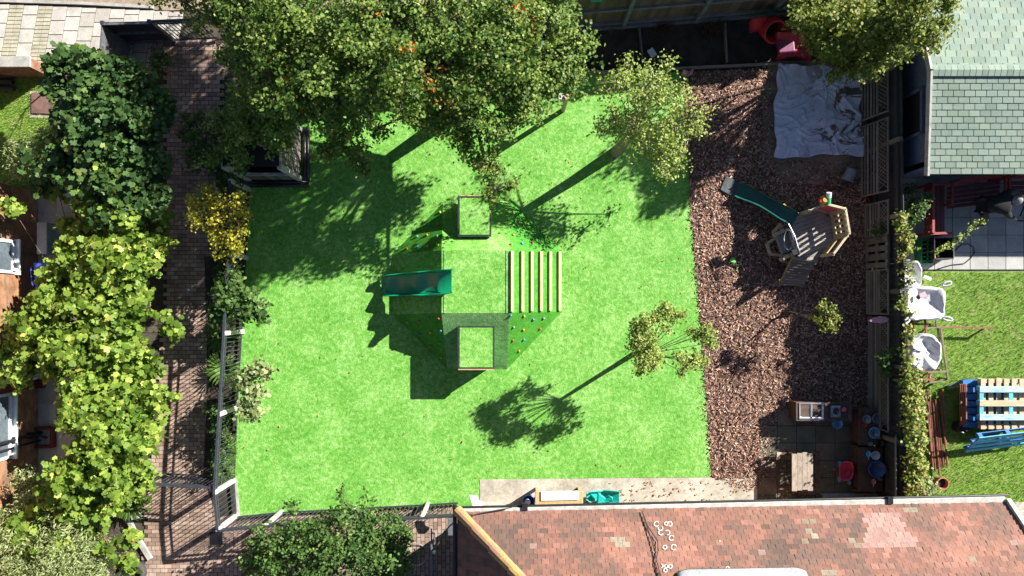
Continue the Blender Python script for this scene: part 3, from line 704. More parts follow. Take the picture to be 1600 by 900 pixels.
railing('steel_railing','dark steel railing joining the path gate to the vine hedge',[G(269,739),G(190,742)],[],1.15)
# corner of the front boundary
t=thing('steel_fence','black sheet steel fence corner beside the pavement','fence',G(205,68))
m_=MB(); m_.prism([G(205,68,0),G(273,66,0),G(273,66,1.25),G(205,68,1.25)],(0,.03,0)); m_.build('sheet_panel',M['steel'],t)
m_=MB(); m_.prism([G(205,68,0),G(200,110,0),G(200,110,1.2),G(205,68,1.25)],(-.03,0,0)); m_.build('sheet_panel',M['galv'],t)
for q in(G(205,67),G(273,65)):
    m_=MB(); m_.box((q.x,q.y,.64),(.09,.09,1.28)); m_.build('post',M['steel'],t)
for z in(.15,.7,1.25):
    m_=MB(); m_.beam(G(205,67,z)+Vector((0,-.04,0)),G(273,65,z)+Vector((0,-.04,0)),.04,.05); m_.build('rail',M['galv'],t)
railing('steel_railing','dark steel barred fence at the top end of the brick path',[G(276,65),G(346,62)],[],1.25,.1)
# ---------------------------------------------------------------- climbing mound
cm=thing('climbing_mound','turf covered climbing mound with green slide and timber battens','climbing frame',G(745,440))
DH=.93
A=P(690,391,DH);B=P(796,391,DH);C=P(796,489,DH);D=P(690,489,DH)
Wt=G(612,398,.014);Wb=G(614,491,.014);Nl=G(692,318,.014);Nr=G(798,314,.014);Et=G(878,392,.014);Eb=G(878,487,.014);Sl=G(699,577,.014);Sr=G(792,577,.014)
def face(nm,vs,m):
    """a slope panel: thick enough to be a board, subdivided softly"""
    b=MB(); b.prism(vs,(0,0,-.03)); return b.build(nm,m,cm)
face('turf_deck',[D,C,B,A],M['turf'])
for nm,vs,m in(('turf_slope',[A,Wt,Wb,D],M['turf']),('turf_slope',[B,C,Eb,Et],M['turf_slope']),('turf_slope',[A,B,Nr,Nl],M['turf']),('turf_slope',[D,Sl,Sr,C],M['turf_dark']),
    ('climbing_slope',[A,Nl,Wt],M['turf_slope']),('climbing_slope',[D,Wb,Sl],M['turf_slope']),('climbing_slope',[B,Et,Nr],M['turf_slope']),('climbing_slope',[C,Sr,Eb],M['turf_slope'])): face(nm,vs,m)
for a,b_ in((A,D),(B,C)):
    m_=MB(); o=Vector((.07 if a==A else -.07,0,.006)); m_.beam(a+o,b_+o,.03,.012); m_.build('deck_trim',M['turf_dark'],cm)
# battens
En=(C-B).cross(Eb-B).normalized(); 
if En.z<0: En=-En
for i,xx in enumerate((797.5,813,827.5,842,856.5,871.5)):
    f_=(xx-796)/(878-796); f_=min(max(f_+.02*(1-f_)*0+.01,0.01),.94)
    p0=B.lerp(Et,f_)+En*.035; p1=C.lerp(Eb,f_)+En*.035
    d_=(p1-p0).normalized(); p0=p0+d_*.02; p1=p1-d_*.03
    b=MB(); b.beam(p0,p1,.085,.07,up=En); b.build('batten',M['pine'],cm,bevel=.008)
# step boxes
for (x0,y0,x1,y1,zt,sy) in((716,307,767,369,.8,1),(716,510,772,576,.82,-1)):
    a=P(x0,y0,zt);b_=P(x1,y1,zt)
    b=MB(); b.box(((a.x+b_.x)/2,(a.y+b_.y)/2,zt/2),(b_.x-a.x-.03,a.y-b_.y-.03,zt-.02)); bo=b.build('step_box',M['turf_dark'],cm)
    b=MB(); b.box(((a.x+b_.x)/2,(a.y+b_.y)/2,zt-.005),(b_.x-a.x-.07,a.y-b_.y-.07,.03)); b.build('step_top',M['turf'],bo)
    b=MB()
    for q0,q1 in(((a.x,a.y),(b_.x,a.y)),((b_.x,a.y),(b_.x,b_.y)),((b_.x,b_.y),(a.x,b_.y)),((a.x,b_.y),(a.x,a.y))):
        b.beam((q0[0],q0[1],zt-.035),(q1[0],q1[1],zt-.035),.022,.09)
    b.build('box_rim',M['steel'],bo)
    b=MB(); 
    if sy<0:b.beam((a.x,b_.y-.02,zt),(b_.x,b_.y-.02,zt),.025,.03)
    else: b.beam((a.x,a.y+.02,zt),(b_.x,a.y+.02,zt),.025,.03)
    b.build('rim_capping',M['pine'],bo)
# climbing holds
HC=dict(o='orange',y='yellow',r='chold_red',b='chold_blue',g='chold_grey')
HN=dict(o='orange',y='yellow',r='red',b='blue',g='grey green')
def hold(px,py,c,tri):
    n=(tri[1]-tri[0]).cross(tri[2]-tri[0]).normalized()
    if n.z<0:n=-n
    o0=Vector((0,0,H)); dd=G(px,py,0)-o0; q=(tri[0]-o0).dot(n)/dd.dot(n); p=o0+dd*q
    R=n.to_track_quat('Z','Y').to_matrix(); b=MB()
    b.lathe(p,[(.036,0),(.04,.018),(.03,.038),(.012,.046)],9,sx=1,sy=.75,rot=R@Matrix.Rotation(random.uniform(0,3),3,'Z'))
    h=b.build('climbing_hold',M[HC[c]],cm,smooth=True); h['label']=HN[c]+' climbing hold'
for px,py,c in((688,332,'y'),(658,344,'o'),(671.5,352,'b'),(685,351,'r'),(652,370,'g'),(667.5,367.5,'o'),(683,369,'g'),(635.5,389,'r'),(653.5,386,'b'),(668.5,386,'r'),(684,383,'y')): hold(px,py,c,(A,Nl,Wt))
for px,py,c in((801,335.5,'r'),(819.5,350,'y'),(801.5,367.5,'o'),(838.5,368,'b'),(797.8,382,'r'),(815,381,'b'),(831,380,'r'),(849,383.5,'g'),(806,350,'g')): hold(px,py,c,(B,Et,Nr))
for px,py,c in((797.5,492.5,'b'),(818.5,493.5,'y'),(833,499,'b'),(849,497,'g'),(802,511,'g'),(817.5,515,'o'),(843.5,513.5,'r'),(801,532,'r'),(818,530.5,'b'),(810.5,548.5,'o')): hold(px,py,c,(C,Sr,Eb))
for px,py,c in((638,503,'g'),(655,502,'r'),(670,496.5,'g'),(686,497,'r'),(656,522,'b'),(673,519,'y'),(689,516.5,'b'),(673.5,540.5,'r'),(688,535.5,'g'),(690,558,'o')): hold(px,py,c,(D,Wb,Sl))
# slide
def zlin(x): return .0104*(x-566)
def zr(x): return zlin(x)-.065*(1-math.cos(2*math.pi*(x-603)/44.5))
prof=[(-1,-.06),(-1.02,0),(-.95,.012),(-.9,-.01),(-.84,-.8),(-.7,-1),(.7,-1),(.84,-.8),(.9,-.01),(.95,.012),(1.02,0),(1,-.06)]
def sliderow(x,yt,yb,z,dep):
    out=[]
    for a,c in prof:
        h=z+(c*dep if c<-.1 else c); yy=(yt+yb)/2+(yb-yt)/2*a
        out.append(P(x,yy,max(h,.03)))
    return out
rows=[]
ns=44
for i in range(ns+1):
    x=596+i*(706-596)/ns; f_=i/ns
    yt=431-11*f_**.8; yb=463-2*f_
    if f_>.86: yb-=(f_-.86)*25; yt+=0
    dep=.17+.05*f_+.10*max(0,(f_-.8)/.2)+.8*(zr(x)-zlin(x))+.05
    rows.append(sliderow(x,yt,yb,zr(x) if f_>.03 else zr(x)-.02,dep))
b=MB(); m_=len(prof); vs=[v for r in rows for v in r]
vs2=vs+[v+Vector((0,0,-.022)) for v in vs]; N0=len(vs)
fs=[(i*m_+j,i*m_+j+1,(i+1)*m_+j+1,(i+1)*m_+j) for i in range(ns) for j in range(m_-1)]
fs+= [tuple(N0+k for k in f[::-1]) for f in fs]
b.add(vs2,fs); sld=b.build('slide',M['slide'],cm,smooth=True)
b=MB(); q=rows[-1]; b.tube([q[1],q[2],q[4]+Vector((.0,0,.12)),(q[5]+q[6])/2+Vector((0,0,.13)),q[7]+Vector((0,0,.12)),q[9],q[10]],.016,6); b.build('slide_lip',M['slide'],sld)

# ---------------------------------------------------------------- play tower
tw=thing('play_tower','wooden octagonal play tower with ramp and dark green slide on the mulch','play tower',G(1260,370))
ZD=.6
oct_=[(1230,350),(1248,333),(1270,327),(1295,333),(1305,371),(1298,391),(1274,405),(1246,400),(1236,375)]
dk=[P(x,y,ZD) for x,y in oct_]
pd=MB()
# planks cut from the octagon along direction (1,.35)
dirp=Vector((1,.34,0)).normalized(); nrm=Vector((-dirp.y,dirp.x,0)); cc=sum(dk,Vector())/len(dk)
def clip(poly,n,d0):
    out=[]
    for i in range(len(poly)):
        a=poly[i];b_=poly[(i+1)%len(poly)];da=a.dot(n)-d0;db=b_.dot(n)-d0
        if da>=0: out.append(a)
        if (da>=0)!=(db>=0): out.append(a.lerp(b_,da/(da-db)))
    return out
vals=[p.dot(nrm) for p in dk]; q=min(vals)
while q<max(vals):
    pl=clip(clip(dk,nrm,q),-nrm,-(q+.088))
    if len(pl)>2: pd.prism([Vector((p.x,p.y,ZD-.03)) for p in pl][::-1],(0,0,.03))
    q+=.1
pd.build('deck',M['deck'],tw)
for i,(x,y) in enumerate(((1250,335),(1294,336),(1303,371),(1274,402),(1240,398),(1234,352))):
    p=P(x,y,ZD); b=MB(); b.box((p.x,p.y,.3),(.09,.09,.6)); b.build('post',M['timber'],tw)
def panel(pa,pb,z0,z1,nm,frame=.07,fillm=None,kind='frame'):
    """wall panel standing between two deck edge points"""
    t=MB(); a=Vector((pa.x,pa.y,0));b_=Vector((pb.x,pb.y,0)); e=Vector((0,0,1))
    t.beam(a+e*z1,b_+e*z1,.06,.05); t.beam(a+e*(z0+.03),b_+e*(z0+.03),.05,.07)
    t.beam(a+e*z0,a+e*z1,.08,.08); t.beam(b_+e*z0,b_+e*z1,.08,.08)
    o=t.build(nm,M['timber'],tw,bevel=.01); return o,a,b_
ZT=1.35
pa=P(1270,326,ZD);pb=P(1297,333,ZD)
o,a,b_=panel(pa,pb,ZD,ZT,'panel_frame'); t=MB(); t.prism([a+Vector((0,0,ZD+.08)),b_+Vector((0,0,ZD+.08)),b_+Vector((0,0,ZT-.08)),a+Vector((0,0,ZT-.08))],(0,.02,0)); t.build('red_panel',M['pink'],o)
pa2=P(1252,334,ZD)
o,a2,b2=panel(pa2,pa,ZD,ZD+.5,'panel_frame'); t=MB(); t.prism([a2+Vector((0,0,ZD+.06)),b2+Vector((0,0,ZD+.06)),b2+Vector((0,0,ZD+.44)),a2+Vector((0,0,ZD+.44))],(0,.02,0)); t.build('red_panel',M['red'],o)
pc=P(1304,369,ZD)
o,a3,b3=panel(pb+Vector((.02,-.03,0)),pc,ZD,ZT,'panel_frame')
t=MB(); e=Vector((0,0,1))
for z in(ZD+.06,ZT-.12): t.beam(a3+e*z,b3+e*z,.03,.12)
for i in range(3): 
    q=a3.lerp(b3,(i+1)/4); t.beam(q+e*ZD,q+e*ZT,.07,.03,up=(1,0,0))
t.beam(a3+e*(ZD+.34),b3+e*(ZD+.34),.03,.06)
t.build('slatted_panel',M['timber'],o)
pe=P(1283,400,ZD)
o,a4,b4=panel(pc+Vector((0,-.05,0)),pe,ZD,ZT-.1,'panel_frame')
t=MB(); t.prism([a4+e*(ZD+.07),b4+e*(ZD+.07),b4+e*(ZD+.2),a4+e*(ZD+.2)],(.02,-.02,0)); t.prism([a4+e*(ZD+.48),b4+e*(ZD+.48),b4+e*(ZD+.58),a4+e*(ZD+.58)],(.02,-.02,0)); t.build('board_panel',M['pine'],o)
# ramp of half logs
r0,r1,r2,r3=P(1240,401,.58),P(1274,406,.58),P(1251,446,.05),P(1218,445,.05)
b=MB(); b.beam(r0,r3,.05,.09); b.beam(r1,r2,.05,.09); rp=b.build('ramp',M['timber'],tw)
for i in range(11):
    f_=(i+.5)/11; b=MB(); b.tube([r0.lerp(r3,f_)+Vector((-.02,0,.05)),r1.lerp(r2,f_)+Vector((.02+random.uniform(-.03,.03),0,.05))],.05,8); b.build('ramp_slat',M['greywood'],rp)
# seat/step box, hoop, canvas
b=MB()
for i in range(5):
    p0=P(1212+i*4.6,368.5-i*1.0,.42);p1=P(1223+i*4.4,397-i*1.6,.42); b.beam(p0,p1,.065,.03)
b.build('plank_step',M['deck'],tw)
b=MB(); b.beam(P(1208,368,.5),P(1227,359,.5),.09,.09); b.build('step_beam',M['timber'],tw); b=MB(); b.beam(P(1219,406,.5),P(1241,396,.5),.09,.09); b.build('step_beam',M['timber'],tw)
b=MB(); pts_=[P(1232+7.5*math.cos(q)*.95,375+15.5*math.sin(q),.95+.05*math.cos(q)) for q in np.linspace(0,2*math.pi,22)]; b.tube(pts_,.016,6); b.build('hoop_rail',M['galv'],tw)
b=MB(); b.tube([P(1226,349,.62),P(1229,346,1.0),P(1232,350,1.05),P(1242,370,1.05),P(1247,388,1.05),P(1250,396,1.0),P(1248,398,.62)],.018,6); b.build('hand_rail',M['galv'],tw)
for vs in([P(1223,354,.75),P(1231,350,.75),P(1234,357,.75),P(1227,360,.75)],[P(1236,391,.75),P(1247,388,.75),P(1248,396,.75),P(1239,399,.75)]):
    b=MB(); b.prism(vs[::-1],(0,0,.03)); b.build('black_bracket',M['black'],tw)
b=MB()
for p0,p1 in((P(1198,381,.25),P(1203,397,.25)),(P(1203,397,.25),P(1222,399,.3)),(P(1198,381,.25),P(1213,371,.3)),(P(1207,364,.3),P(1220,349,.5)),(P(1221,408,.1),P(1234,410,.1))): b.beam(p0,p1,.07,.06)
b.build('lower_frame',M['timber'],tw)
b=MB(); b.add([P(1225,322,.35),P(1231,328,.35),P(1226,320,.5),P(1233,325,.5)],[(0,1,3,2)]); 
b.prism([P(1222,320,.5),P(1225,318,.5),P(1232,325,.5),P(1229,327,.5)],(0,0,.02)); b.build('yellow_grip',M['yellow'],tw)
# its slide
cl=[(1243,343,.66),(1234,338,.62),(1222,331,.5),(1206,322,.36),(1190,313,.27),(1174,305,.16),(1160,299,.10),(1151,296,.09)]
def sld2(u,v):
    q=u*(len(cl)-1);i=min(int(q),len(cl)-2);f_=q-i
    a=Vector(cl[i]).lerp(Vector(cl[i+1]),f_); d_=(Vector(cl[i+1])-Vector(cl[i])); d_.z=0;d_.normalize(); n_=Vector((-d_.y,d_.x,0))
    wv=11+1.0*math.sin(u*9); s=(v-.5)*2
    z=a.z+(.14 if abs(s)>.95 else .15*max(0,(abs(s)-.6)/.35)**1.5)
    p=a+n_*s*wv; return P(p.x,p.y,max(z,.05))
b=MB(); b.grid(sld2,28,16,thick=.025); b.build('slide',M['slidedk'],tw,smooth=True)
m_=MB(); m_.prism([G(1133,276,.02),G(1124,297,.02),G(1148,311,.02),G(1160,288,.02)],(0,0,.06)); props(m_.build('rubber_mat',mat('slate_rubber_mat',(.1,.115,.12),(.06,.07,.075),5,.9),bevel=.01),'slate grey rubber mat at the foot of the dark green slide','mat')
# toys on tower
t=thing('toy_telescope','white and green toy telescope above the pink tower panel','toy',P(1294,316,1.38))
p0=P(1294,319,1.42);p1=P(1294.5,309,1.45);p2=P(1295.5,301,1.5)
b=MB(); b.tube([p0,p1],.06,12); b.build('barrel',M['green'],t); b=MB(); b.tube([p1,p2],.06,12); b.build('barrel_end',M['white'],t)
t=thing('toy_steering_set','orange and red toy gadget fixed on the tower rail beside the telescope','toy',P(1284,313,1.38))
b=MB(); b.lathe(P(1287,313,1.38),[(.09,0),(.1,.04),(.06,.1)],12); b.build('wheel',M['orange'],t)
b=MB(); b.lathe(P(1281,315,1.38),[(.05,0),(.055,.05),(.03,.08)],10); b.build('knob',M['red'],t)
b=MB(); b.box(P(1286,308,1.38),(.1,.07,.06),rz=.5); b.build('case',M['yellow'],t)

# ---------------------------------------------------------------- tarpaulin
def tarp(name,label,cs,z,m,nu=130,nv=140,seed=0,amp=.085):
    def fn(u,v):
        e0=Vector(cs[0]).lerp(Vector(cs[1]),u);e1=Vector(cs[3]).lerp(Vector(cs[2]),u); p=e0.lerp(e1,v)
        wob=2.2*math.sin(v*9+seed)+1.4*math.sin(v*23+1)+ (0 if True else 0)
        wob2=2.0*math.sin(u*8+seed*2)+1.3*math.sin(u*21)
        px=p.x+wob*(abs(u-.5)*2)**3; py=p.y+wob2*(abs(v-.5)*2)**3
        wv=Vector((u*2.2,v*2.6,seed)); wp=Vector((mnoise.noise(wv*1.3),mnoise.noise(wv*1.3+Vector((9,3,1))),0))*.9
        r1=(1-abs(mnoise.noise(wv*1.1+wp))*2)**3; r2=(1-abs(mnoise.noise(wv*2.6+wp*1.6+Vector((5,5,0)))*2))**3; r3=(1-abs(mnoise.noise(wv*6+wp*2+Vector((1,8,0)))*2))**2
        zz=z+amp*(.55*max(r1,0)+.4*max(r2,0)+.08*max(r3,0)+.5*mnoise.noise(wv*1.5)); return G(px,py,max(zz,.015))
    b=MB(); b.grid(fn,nu,nv,thick=.01); o=b.build(name,m,smooth=True); props(o,label,'tarpaulin'); return o
mt,tt,bb=newmat('crumpled_tarp'); v=coord(tt,'pos'); n=noise(tt,v,1.7,6,.7); n.inputs['Distortion'].default_value=1.0
r=ramp(tt,n.outputs[0],[(.52,0),(.57,1)]); mp=tt.nodes.new('ShaderNodeSeparateXYZ'); L(tt,v,mp.inputs[0]); mr=ramp(tt,mp.outputs[0],[(0,0),(1,1)])
mm=tt.nodes.new('ShaderNodeMapRange'); mm.inputs[1].default_value=7.3; mm.inputs[2].default_value=8.1; L(tt,mp.outputs[0],mm.inputs[0])
fa=mix(tt,1.0,r.outputs[0],mm.outputs[0],'MULTIPLY'); n2=noise(tt,v,5,4); c0=ramp(tt,n2.outputs[0],[(.3,(.52,.56,.68)),(.7,(.66,.7,.82))])
c=mix(tt,fa,c0.outputs[0],(.13,.1,.075)); L(tt,c,bb.inputs['Base Color']); bb.inputs['Roughness'].default_value=.35; n3=noise(tt,v,9,5,.7); n3.inputs['Distortion'].default_value=1.5; bump(tt,bb,n3.outputs[0],.7,.05)
tarp('tarpaulin','large muddy pale blue tarpaulin spread over the sand patch',[(1211,99,0),(1340,112,0),(1346,243,0),(1207,247,0)],.08,mt)
for cx_,cy_,lab in((1370,243,'small white plastic scrap by the fence, nearer the tarpaulin'),(1371,267,'small pale blue plastic scrap by the fence, farther from the tarpaulin')):
    b=MB(); b.grid(lambda u,v,cx_=cx_,cy_=cy_: P(cx_+(u-.5)*16*(.6+.4*v),cy_+(v-.5)*9+3*math.sin(u*5),.25+.05*math.sin(u*9+v*7)),8,6,thick=.01); props(b.build('plastic_scrap',M['bag'],smooth=True),lab,'litter','plastic scraps by the fence')
# bucket
p=G(1322,275); t=thing('bucket','tipped grey blue bucket lying on the mulch near the tarpaulin','bucket',p)
R=Vector((.3,.85,.25)).normalized().to_track_quat('Z','Y').to_matrix()
b=MB(); b.lathe(p+Vector((-.06,-.14,.17)),[(.15,0),(.155,.015),(.12,.3),(.0,.3),(.0,.28),(.105,.28),(.14,.0)],22,rot=R,cap0=False,cap1=False); b.build('body',M['greyplas'],t,smooth=False)
b=MB(); b.lathe(p+Vector((-.06,-.14,.17)),[(.145,-.012),(.165,-.01),(.165,.012),(.145,.014)],22,rot=R,cap0=False,cap1=False); b.build('rim',M['greyplas'],t)

# red toys top right
t=thing('ride_on_toy','bright red plastic tunnel piece above the soil bed by the fence','toy',G(1205,60))
b=MB(); Rr=Vector((.1,-.62,.78)).normalized().to_track_quat('Z','Y').to_matrix()
c_=P(1212,50,.6); b.lathe(c_,[(.28,-.42),(.3,0),(.275,.03),(.24,0),(.22,-.4)],26,rot=Rr,sx=1,sy=1,cap0=False,cap1=False); b.build('tunnel_ring',M['red'],t,smooth=True)
b=MB(); b.grid(lambda u,v:P(1174+u*26,30+v*17-4*u,.65-.3*v+.1*math.sin(u*3)),8,6,thick=.2); b.build('spout',M['red'],t,smooth=False,bevel=.02)
t=thing('toy_rocker','dark cherry red plastic rocker with arched base beside the tarpaulin','toy',G(1245,90))
def rk(u,v):
    x=1214+v*4+u*(50-v*0); y=50+v*44-7*math.sin(math.pi*u)*v; h=.55*(1-v)+.12+.1*math.sin(math.pi*u)
    return P(x,y,h)
b=MB(); b.grid(rk,14,12,thick=.12); b.build('seat_shell',M['cherry'],t,smooth=False,bevel=.02)
b=MB(); b.tube([P(1216,92,.1),P(1219,84,.25),P(1232,80,.33),P(1250,80,.33),P(1262,84,.28),P(1266,90,.1)],.07,10); b.build('arch',M['cherry'],t,smooth=True)
b=MB(); b.box(P(1228,72,.52),(.42,.34,.08),rz=.1); b.build('seat_recess',mat('mauve_plastic',(.2,.03,.11),None,4,.5),t,bevel=.03)
b=MB(); b.grid(lambda u,v:P(1222+u*28,38+v*18+5*u,.55-.1*v),8,6,thick=.1); b.build('back_rest',M['cherry'],t,bevel=.02)

# ---------------------------------------------------------------- mud kitchen
t=thing('sink_unit','dark brown play sink unit with two steel bowls on the shaded paving','play kitchen',G(1280,645))
p=P(1287,643,.5); b=MB(); b.box((p.x,p.y,.245),(1.36,.44,.49)); b.build('cabinet',M['brownwood'],t,bevel=.01)
b=MB(); b.box((p.x,p.y,.51),(1.42,.48,.03)); b.build('worktop',M['brownworn'],t,bevel=.008)
q=P(1267.5,642,.53); b=MB(); 
def sinkf(u,v):
    x=(u-.5)*.62;y=(v-.5)*.42; z=.545
    for cx0 in(-.15,.15):
        dd=max(abs(x-cx0)/.125,abs(y)/.16)
        if dd<1: z-=.09*min(1,(1-dd)*4)
    return (q.x+x,q.y+y,z)
b.grid(sinkf,40,28); b.build('steel_sink',M['sink'],t,smooth=True)
q2=P(1310,643,.53); b=MB(); b.box((q2.x,q2.y,.532),(.48,.36,.012)); b.build('dark_recess',M['black'],t)
b=MB(); b.grid(lambda u,v:(q2.x-.2+u*.26,q2.y-.15+v*.3,.55+.0-.02*math.sin(u*3)*math.sin(v*3)),6,6,thick=.01); b.build('basin_insert',M['galv'],t,smooth=True)
def spade(name,label,px,py,z,m,rz,s=1,cat='toy spade'):
    p=P(px,py,z); b=MB(Matrix.Translation(p)@Matrix.Rotation(rz,4,'Z')@Matrix.Scale(s,4))
    b.prism([(-.05,-.05,0),(.05,-.05,0),(.06,.05,0),(.0,.08,0),(-.06,.05,0)],(0,0,.015)); b.tube([(0,-.04,.01),(0,-.18,.015)],.01,6); b.tube([(-.03,-.19,.015),(.03,-.19,.015)],.01,6)
    props(b.build(name,m,bevel=.004),label,cat)
spade('toy_spade','pink toy spade lying in the dark recess of the sink unit',1318,640,.56,M['pink'],-1.2,.9)
def bowl(name,label,px,py,z,r,hh,m,cat='bowl',grp=None,rim=None):
    p=P(px,py,z); p.z=z; t=thing(name,label,cat,p,grp)
    b=MB(); b.lathe(p,[(r*.72,0),(r,hh),(r*1.08,hh+.004),(r*1.08,hh+.012),(r*.97,hh+.01),(r*.7,.012),(.001,.012)],24,cap1=False); b.build('bowl_body',m,t,smooth=True)
    b=MB(); ring=[p+Vector((r*1.05*math.cos(a),r*1.05*math.sin(a),hh+.01)) for a in np.linspace(0,2*math.pi,25)]; b.tube(ring,.008,5,cap=False); b.build('rim',rim or m,t)
    return t
t=thing('side_counter','long dark brown play counter beside the fence, holding bowls','play kitchen',G(1360,700))
for y0,y1 in((637,696),(699,768)):
    a=P(1342,y0,.5);b_=P(1379,y1,.5); b=MB(); b.box(((a.x+b_.x)/2,(a.y+b_.y)/2,.49),(b_.x-a.x,a.y-b_.y,.03)); b.build('counter_top',M['brownworn'],t,bevel=.006)
    b=MB(); b.box(((a.x+b_.x)/2,(a.y+b_.y)/2,.23),(b_.x-a.x-.06,a.y-b_.y-.06,.46)); b.build('cabinet',M['brownwood'],t)
    a=P(1383,y0,.5);b_=P(1392,y1,.85); b_=P(1383,y1,.5); b=MB(); b.prism([Vector((a.x,a.y,.5)),Vector((a.x+.1,a.y,.85)),Vector((a.x+.1,b_.y,.85)),Vector((a.x,b_.y,.5))][::-1],(.03,0,0)); b.build('splash_board',M['brownwood'],t)
for y0 in(638,697,765):
    b=MB(); b.beam(P(1330,y0,.2),P(1343,y0+1,.3),.04,.06); b.build('brace',M['brownwood'],t)
g_='pans and bowls on the play counter'
bowl('steel_bowl','dull steel bowl on the play counter, upper left one beside the red scoop',1352.5,654.5,.51,.1,.06,M['galv'],grp=g_)
bowl('steel_bowl','blue grey round pan on the play counter nearest the fence',1369,653,.51,.125,.07,M['panblue'],grp=g_)
bowl('enamel_bowl','pale blue enamel bowl holding mud on the play counter',1364,675.5,.51,.13,.06,M['lblue'],grp=g_)
bowl('cooking_pan','small pan sitting inside the pale blue enamel bowl',1365,677,.54,.075,.05,M['galv'],grp=g_)
bowl('small_cup','tiny clear grey cup on the counter joint',1358.5,693,.51,.05,.04,M['greyplas'],'cup',g_)
bowl('black_pan','dark pan ring at the counter joint near the fence',1374,692,.51,.085,.05,M['black'],'pan',g_)
bowl('blue_tub','large round blue tub at the lower end of the play counter',1365,731,.51,.2,.16,M['bucket'],'tub',g_,M['blue'])
bowl('white_pot','crumpled whitish pot next to the blue scoop',1366,711,.51,.1,.06,M['bag'],'pot',g_)
bowl('glass_cup','tiny pale cup beside the pink scoop',1373,748.5,.51,.035,.04,M['panblue'],'cup',g_)
bowl('green_saucer','tiny bright green saucer beside the pale blue enamel bowl',1372.5,683.5,.51,.03,.015,M['lime'],'saucer',g_)
def scoop(label,px,py,m,rz,s=1,z=.52):
    p=P(px,py,z); b=MB(Matrix.Translation(p)@Matrix.Rotation(rz,4,'Z')@Matrix.Scale(s,4))
    b.lathe((0,0,0),[(.05,0),(.075,.04),(.065,.04),(.045,.01),(.001,.01)],14,sy=1.2,cap1=False); b.tube([(0,-.07,.03),(0,-.16,.03)],.012,6)
    props(b.build('toy_scoop',m),label,'toy scoop','toy scoops on the play counter')
scoop('red toy scoop on the play counter edge',1349.5,664.5,M['red'],-1.6,.75)
scoop('light blue toy scoop on the play counter beside the white pot',1356,709,M['lblue'],0,.9)
scoop('pink toy scoop below the large blue tub',1364,752,M['palepink'],0,.85)
bowl('blue_tub','light blue plastic tub standing on paving below the sink unit',1304,660.5,.02,.12,.16,M['lblue'],'tub')
# table
t=thing('play_table','sun bleached low plank table on the leaf covered paving','table',G(1250,737))
a=P(1237,708,.5);b_=P(1270,766,.5)
for i in range(4):
    x0=a.x+(b_.x-a.x)*i/4; b=MB(); b.box((x0+(b_.x-a.x)/8,(a.y+b_.y)/2-[.02,0,-.02,.01][i],.5),((b_.x-a.x)/4-.006,a.y-b_.y,.03)); b.build('table_board',M['bench'],t)
for x in(a.x+.05,b_.x-.05):
    for y in(a.y-.06,b_.y+.06): b=MB(); b.box((x,y,.24),(.06,.06,.48)); b.build('leg',M['brownwood'],t)
t=thing('plank_bench','low dark bench with pale end pieces left of the plank table','bench',G(1222,740))
for x0,x1 in((1213,1219),(1274,1281)):
    b=MB(); a=P(x0,706,.3);b_=P(x1,764,.3); b.box(((a.x+b_.x)/2,(a.y+b_.y)/2,.28),(b_.x-a.x,a.y-b_.y,.03)); b.build('seat_board',M['brownworn'],t)
b=MB(); b.beam(P(1214,708,.2),P(1280,712,.2),.06,.05); b.beam(P(1214,760,.2),P(1280,760,.2),.06,.05); b.build('cross_bar',M['brownworn'],t)
b=MB(); b.prism([P(1213,706,.35),P(1214,714,.35),P(1221,707,.35)],(0,0,.03)); b.build('pale_end',M['bench'],t)
# pram
t=thing('toy_pram','pink toy doll pushchair with pale blue wheels on the shaded paving','toy pushchair',G(1320,738))
def pr(u,v):
    q=2*math.pi*u; r=[.0,.6,.72,.9,1.0,1.06][int(round(v*5))]; z=[.22,.22,.25,.34,.42,.42][int(round(v*5))]
    return P(1322.5+10.5*r*math.copysign(abs(math.cos(q))**.7,math.cos(q))+1.2*math.sin(q)*-1, 736+14.5*r*math.copysign(abs(math.sin(q))**.7,math.sin(q)),z)
b=MB(); b.grid(pr,28,5,thick=.012); b.build('carrycot',M['pink'],t,smooth=True)
for x,y in((1312,725),(1335,722),(1311,749),(1327,753)):
    p=P(x,y,.08); b=MB(); b.lathe((p.x,p.y,.08),[(.05,-.02),(.075,-.015),(.075,.015),(.05,.02)],14,rot=Matrix.Rotation(math.pi/2,3,'Y')); b.build('wheel',M['lblue'],t)
    b=MB(); b.tube([(p.x,p.y,.1),P(1322+(x-1322)*.6,736+(y-736)*.7,.26)],.018,6); b.build('leg',M['lblue'],t)
# retaining boards at the bottom right
t=MB(); t.prism([G(1280,770,0),G(1398,768,0),G(1398,792,0),G(1290,792,0)][::-1],(0,0,.14)); props(t.build('raised_step',M['conc'],bevel=.01),'pale concrete step under the house eaves beside the play counter','step')
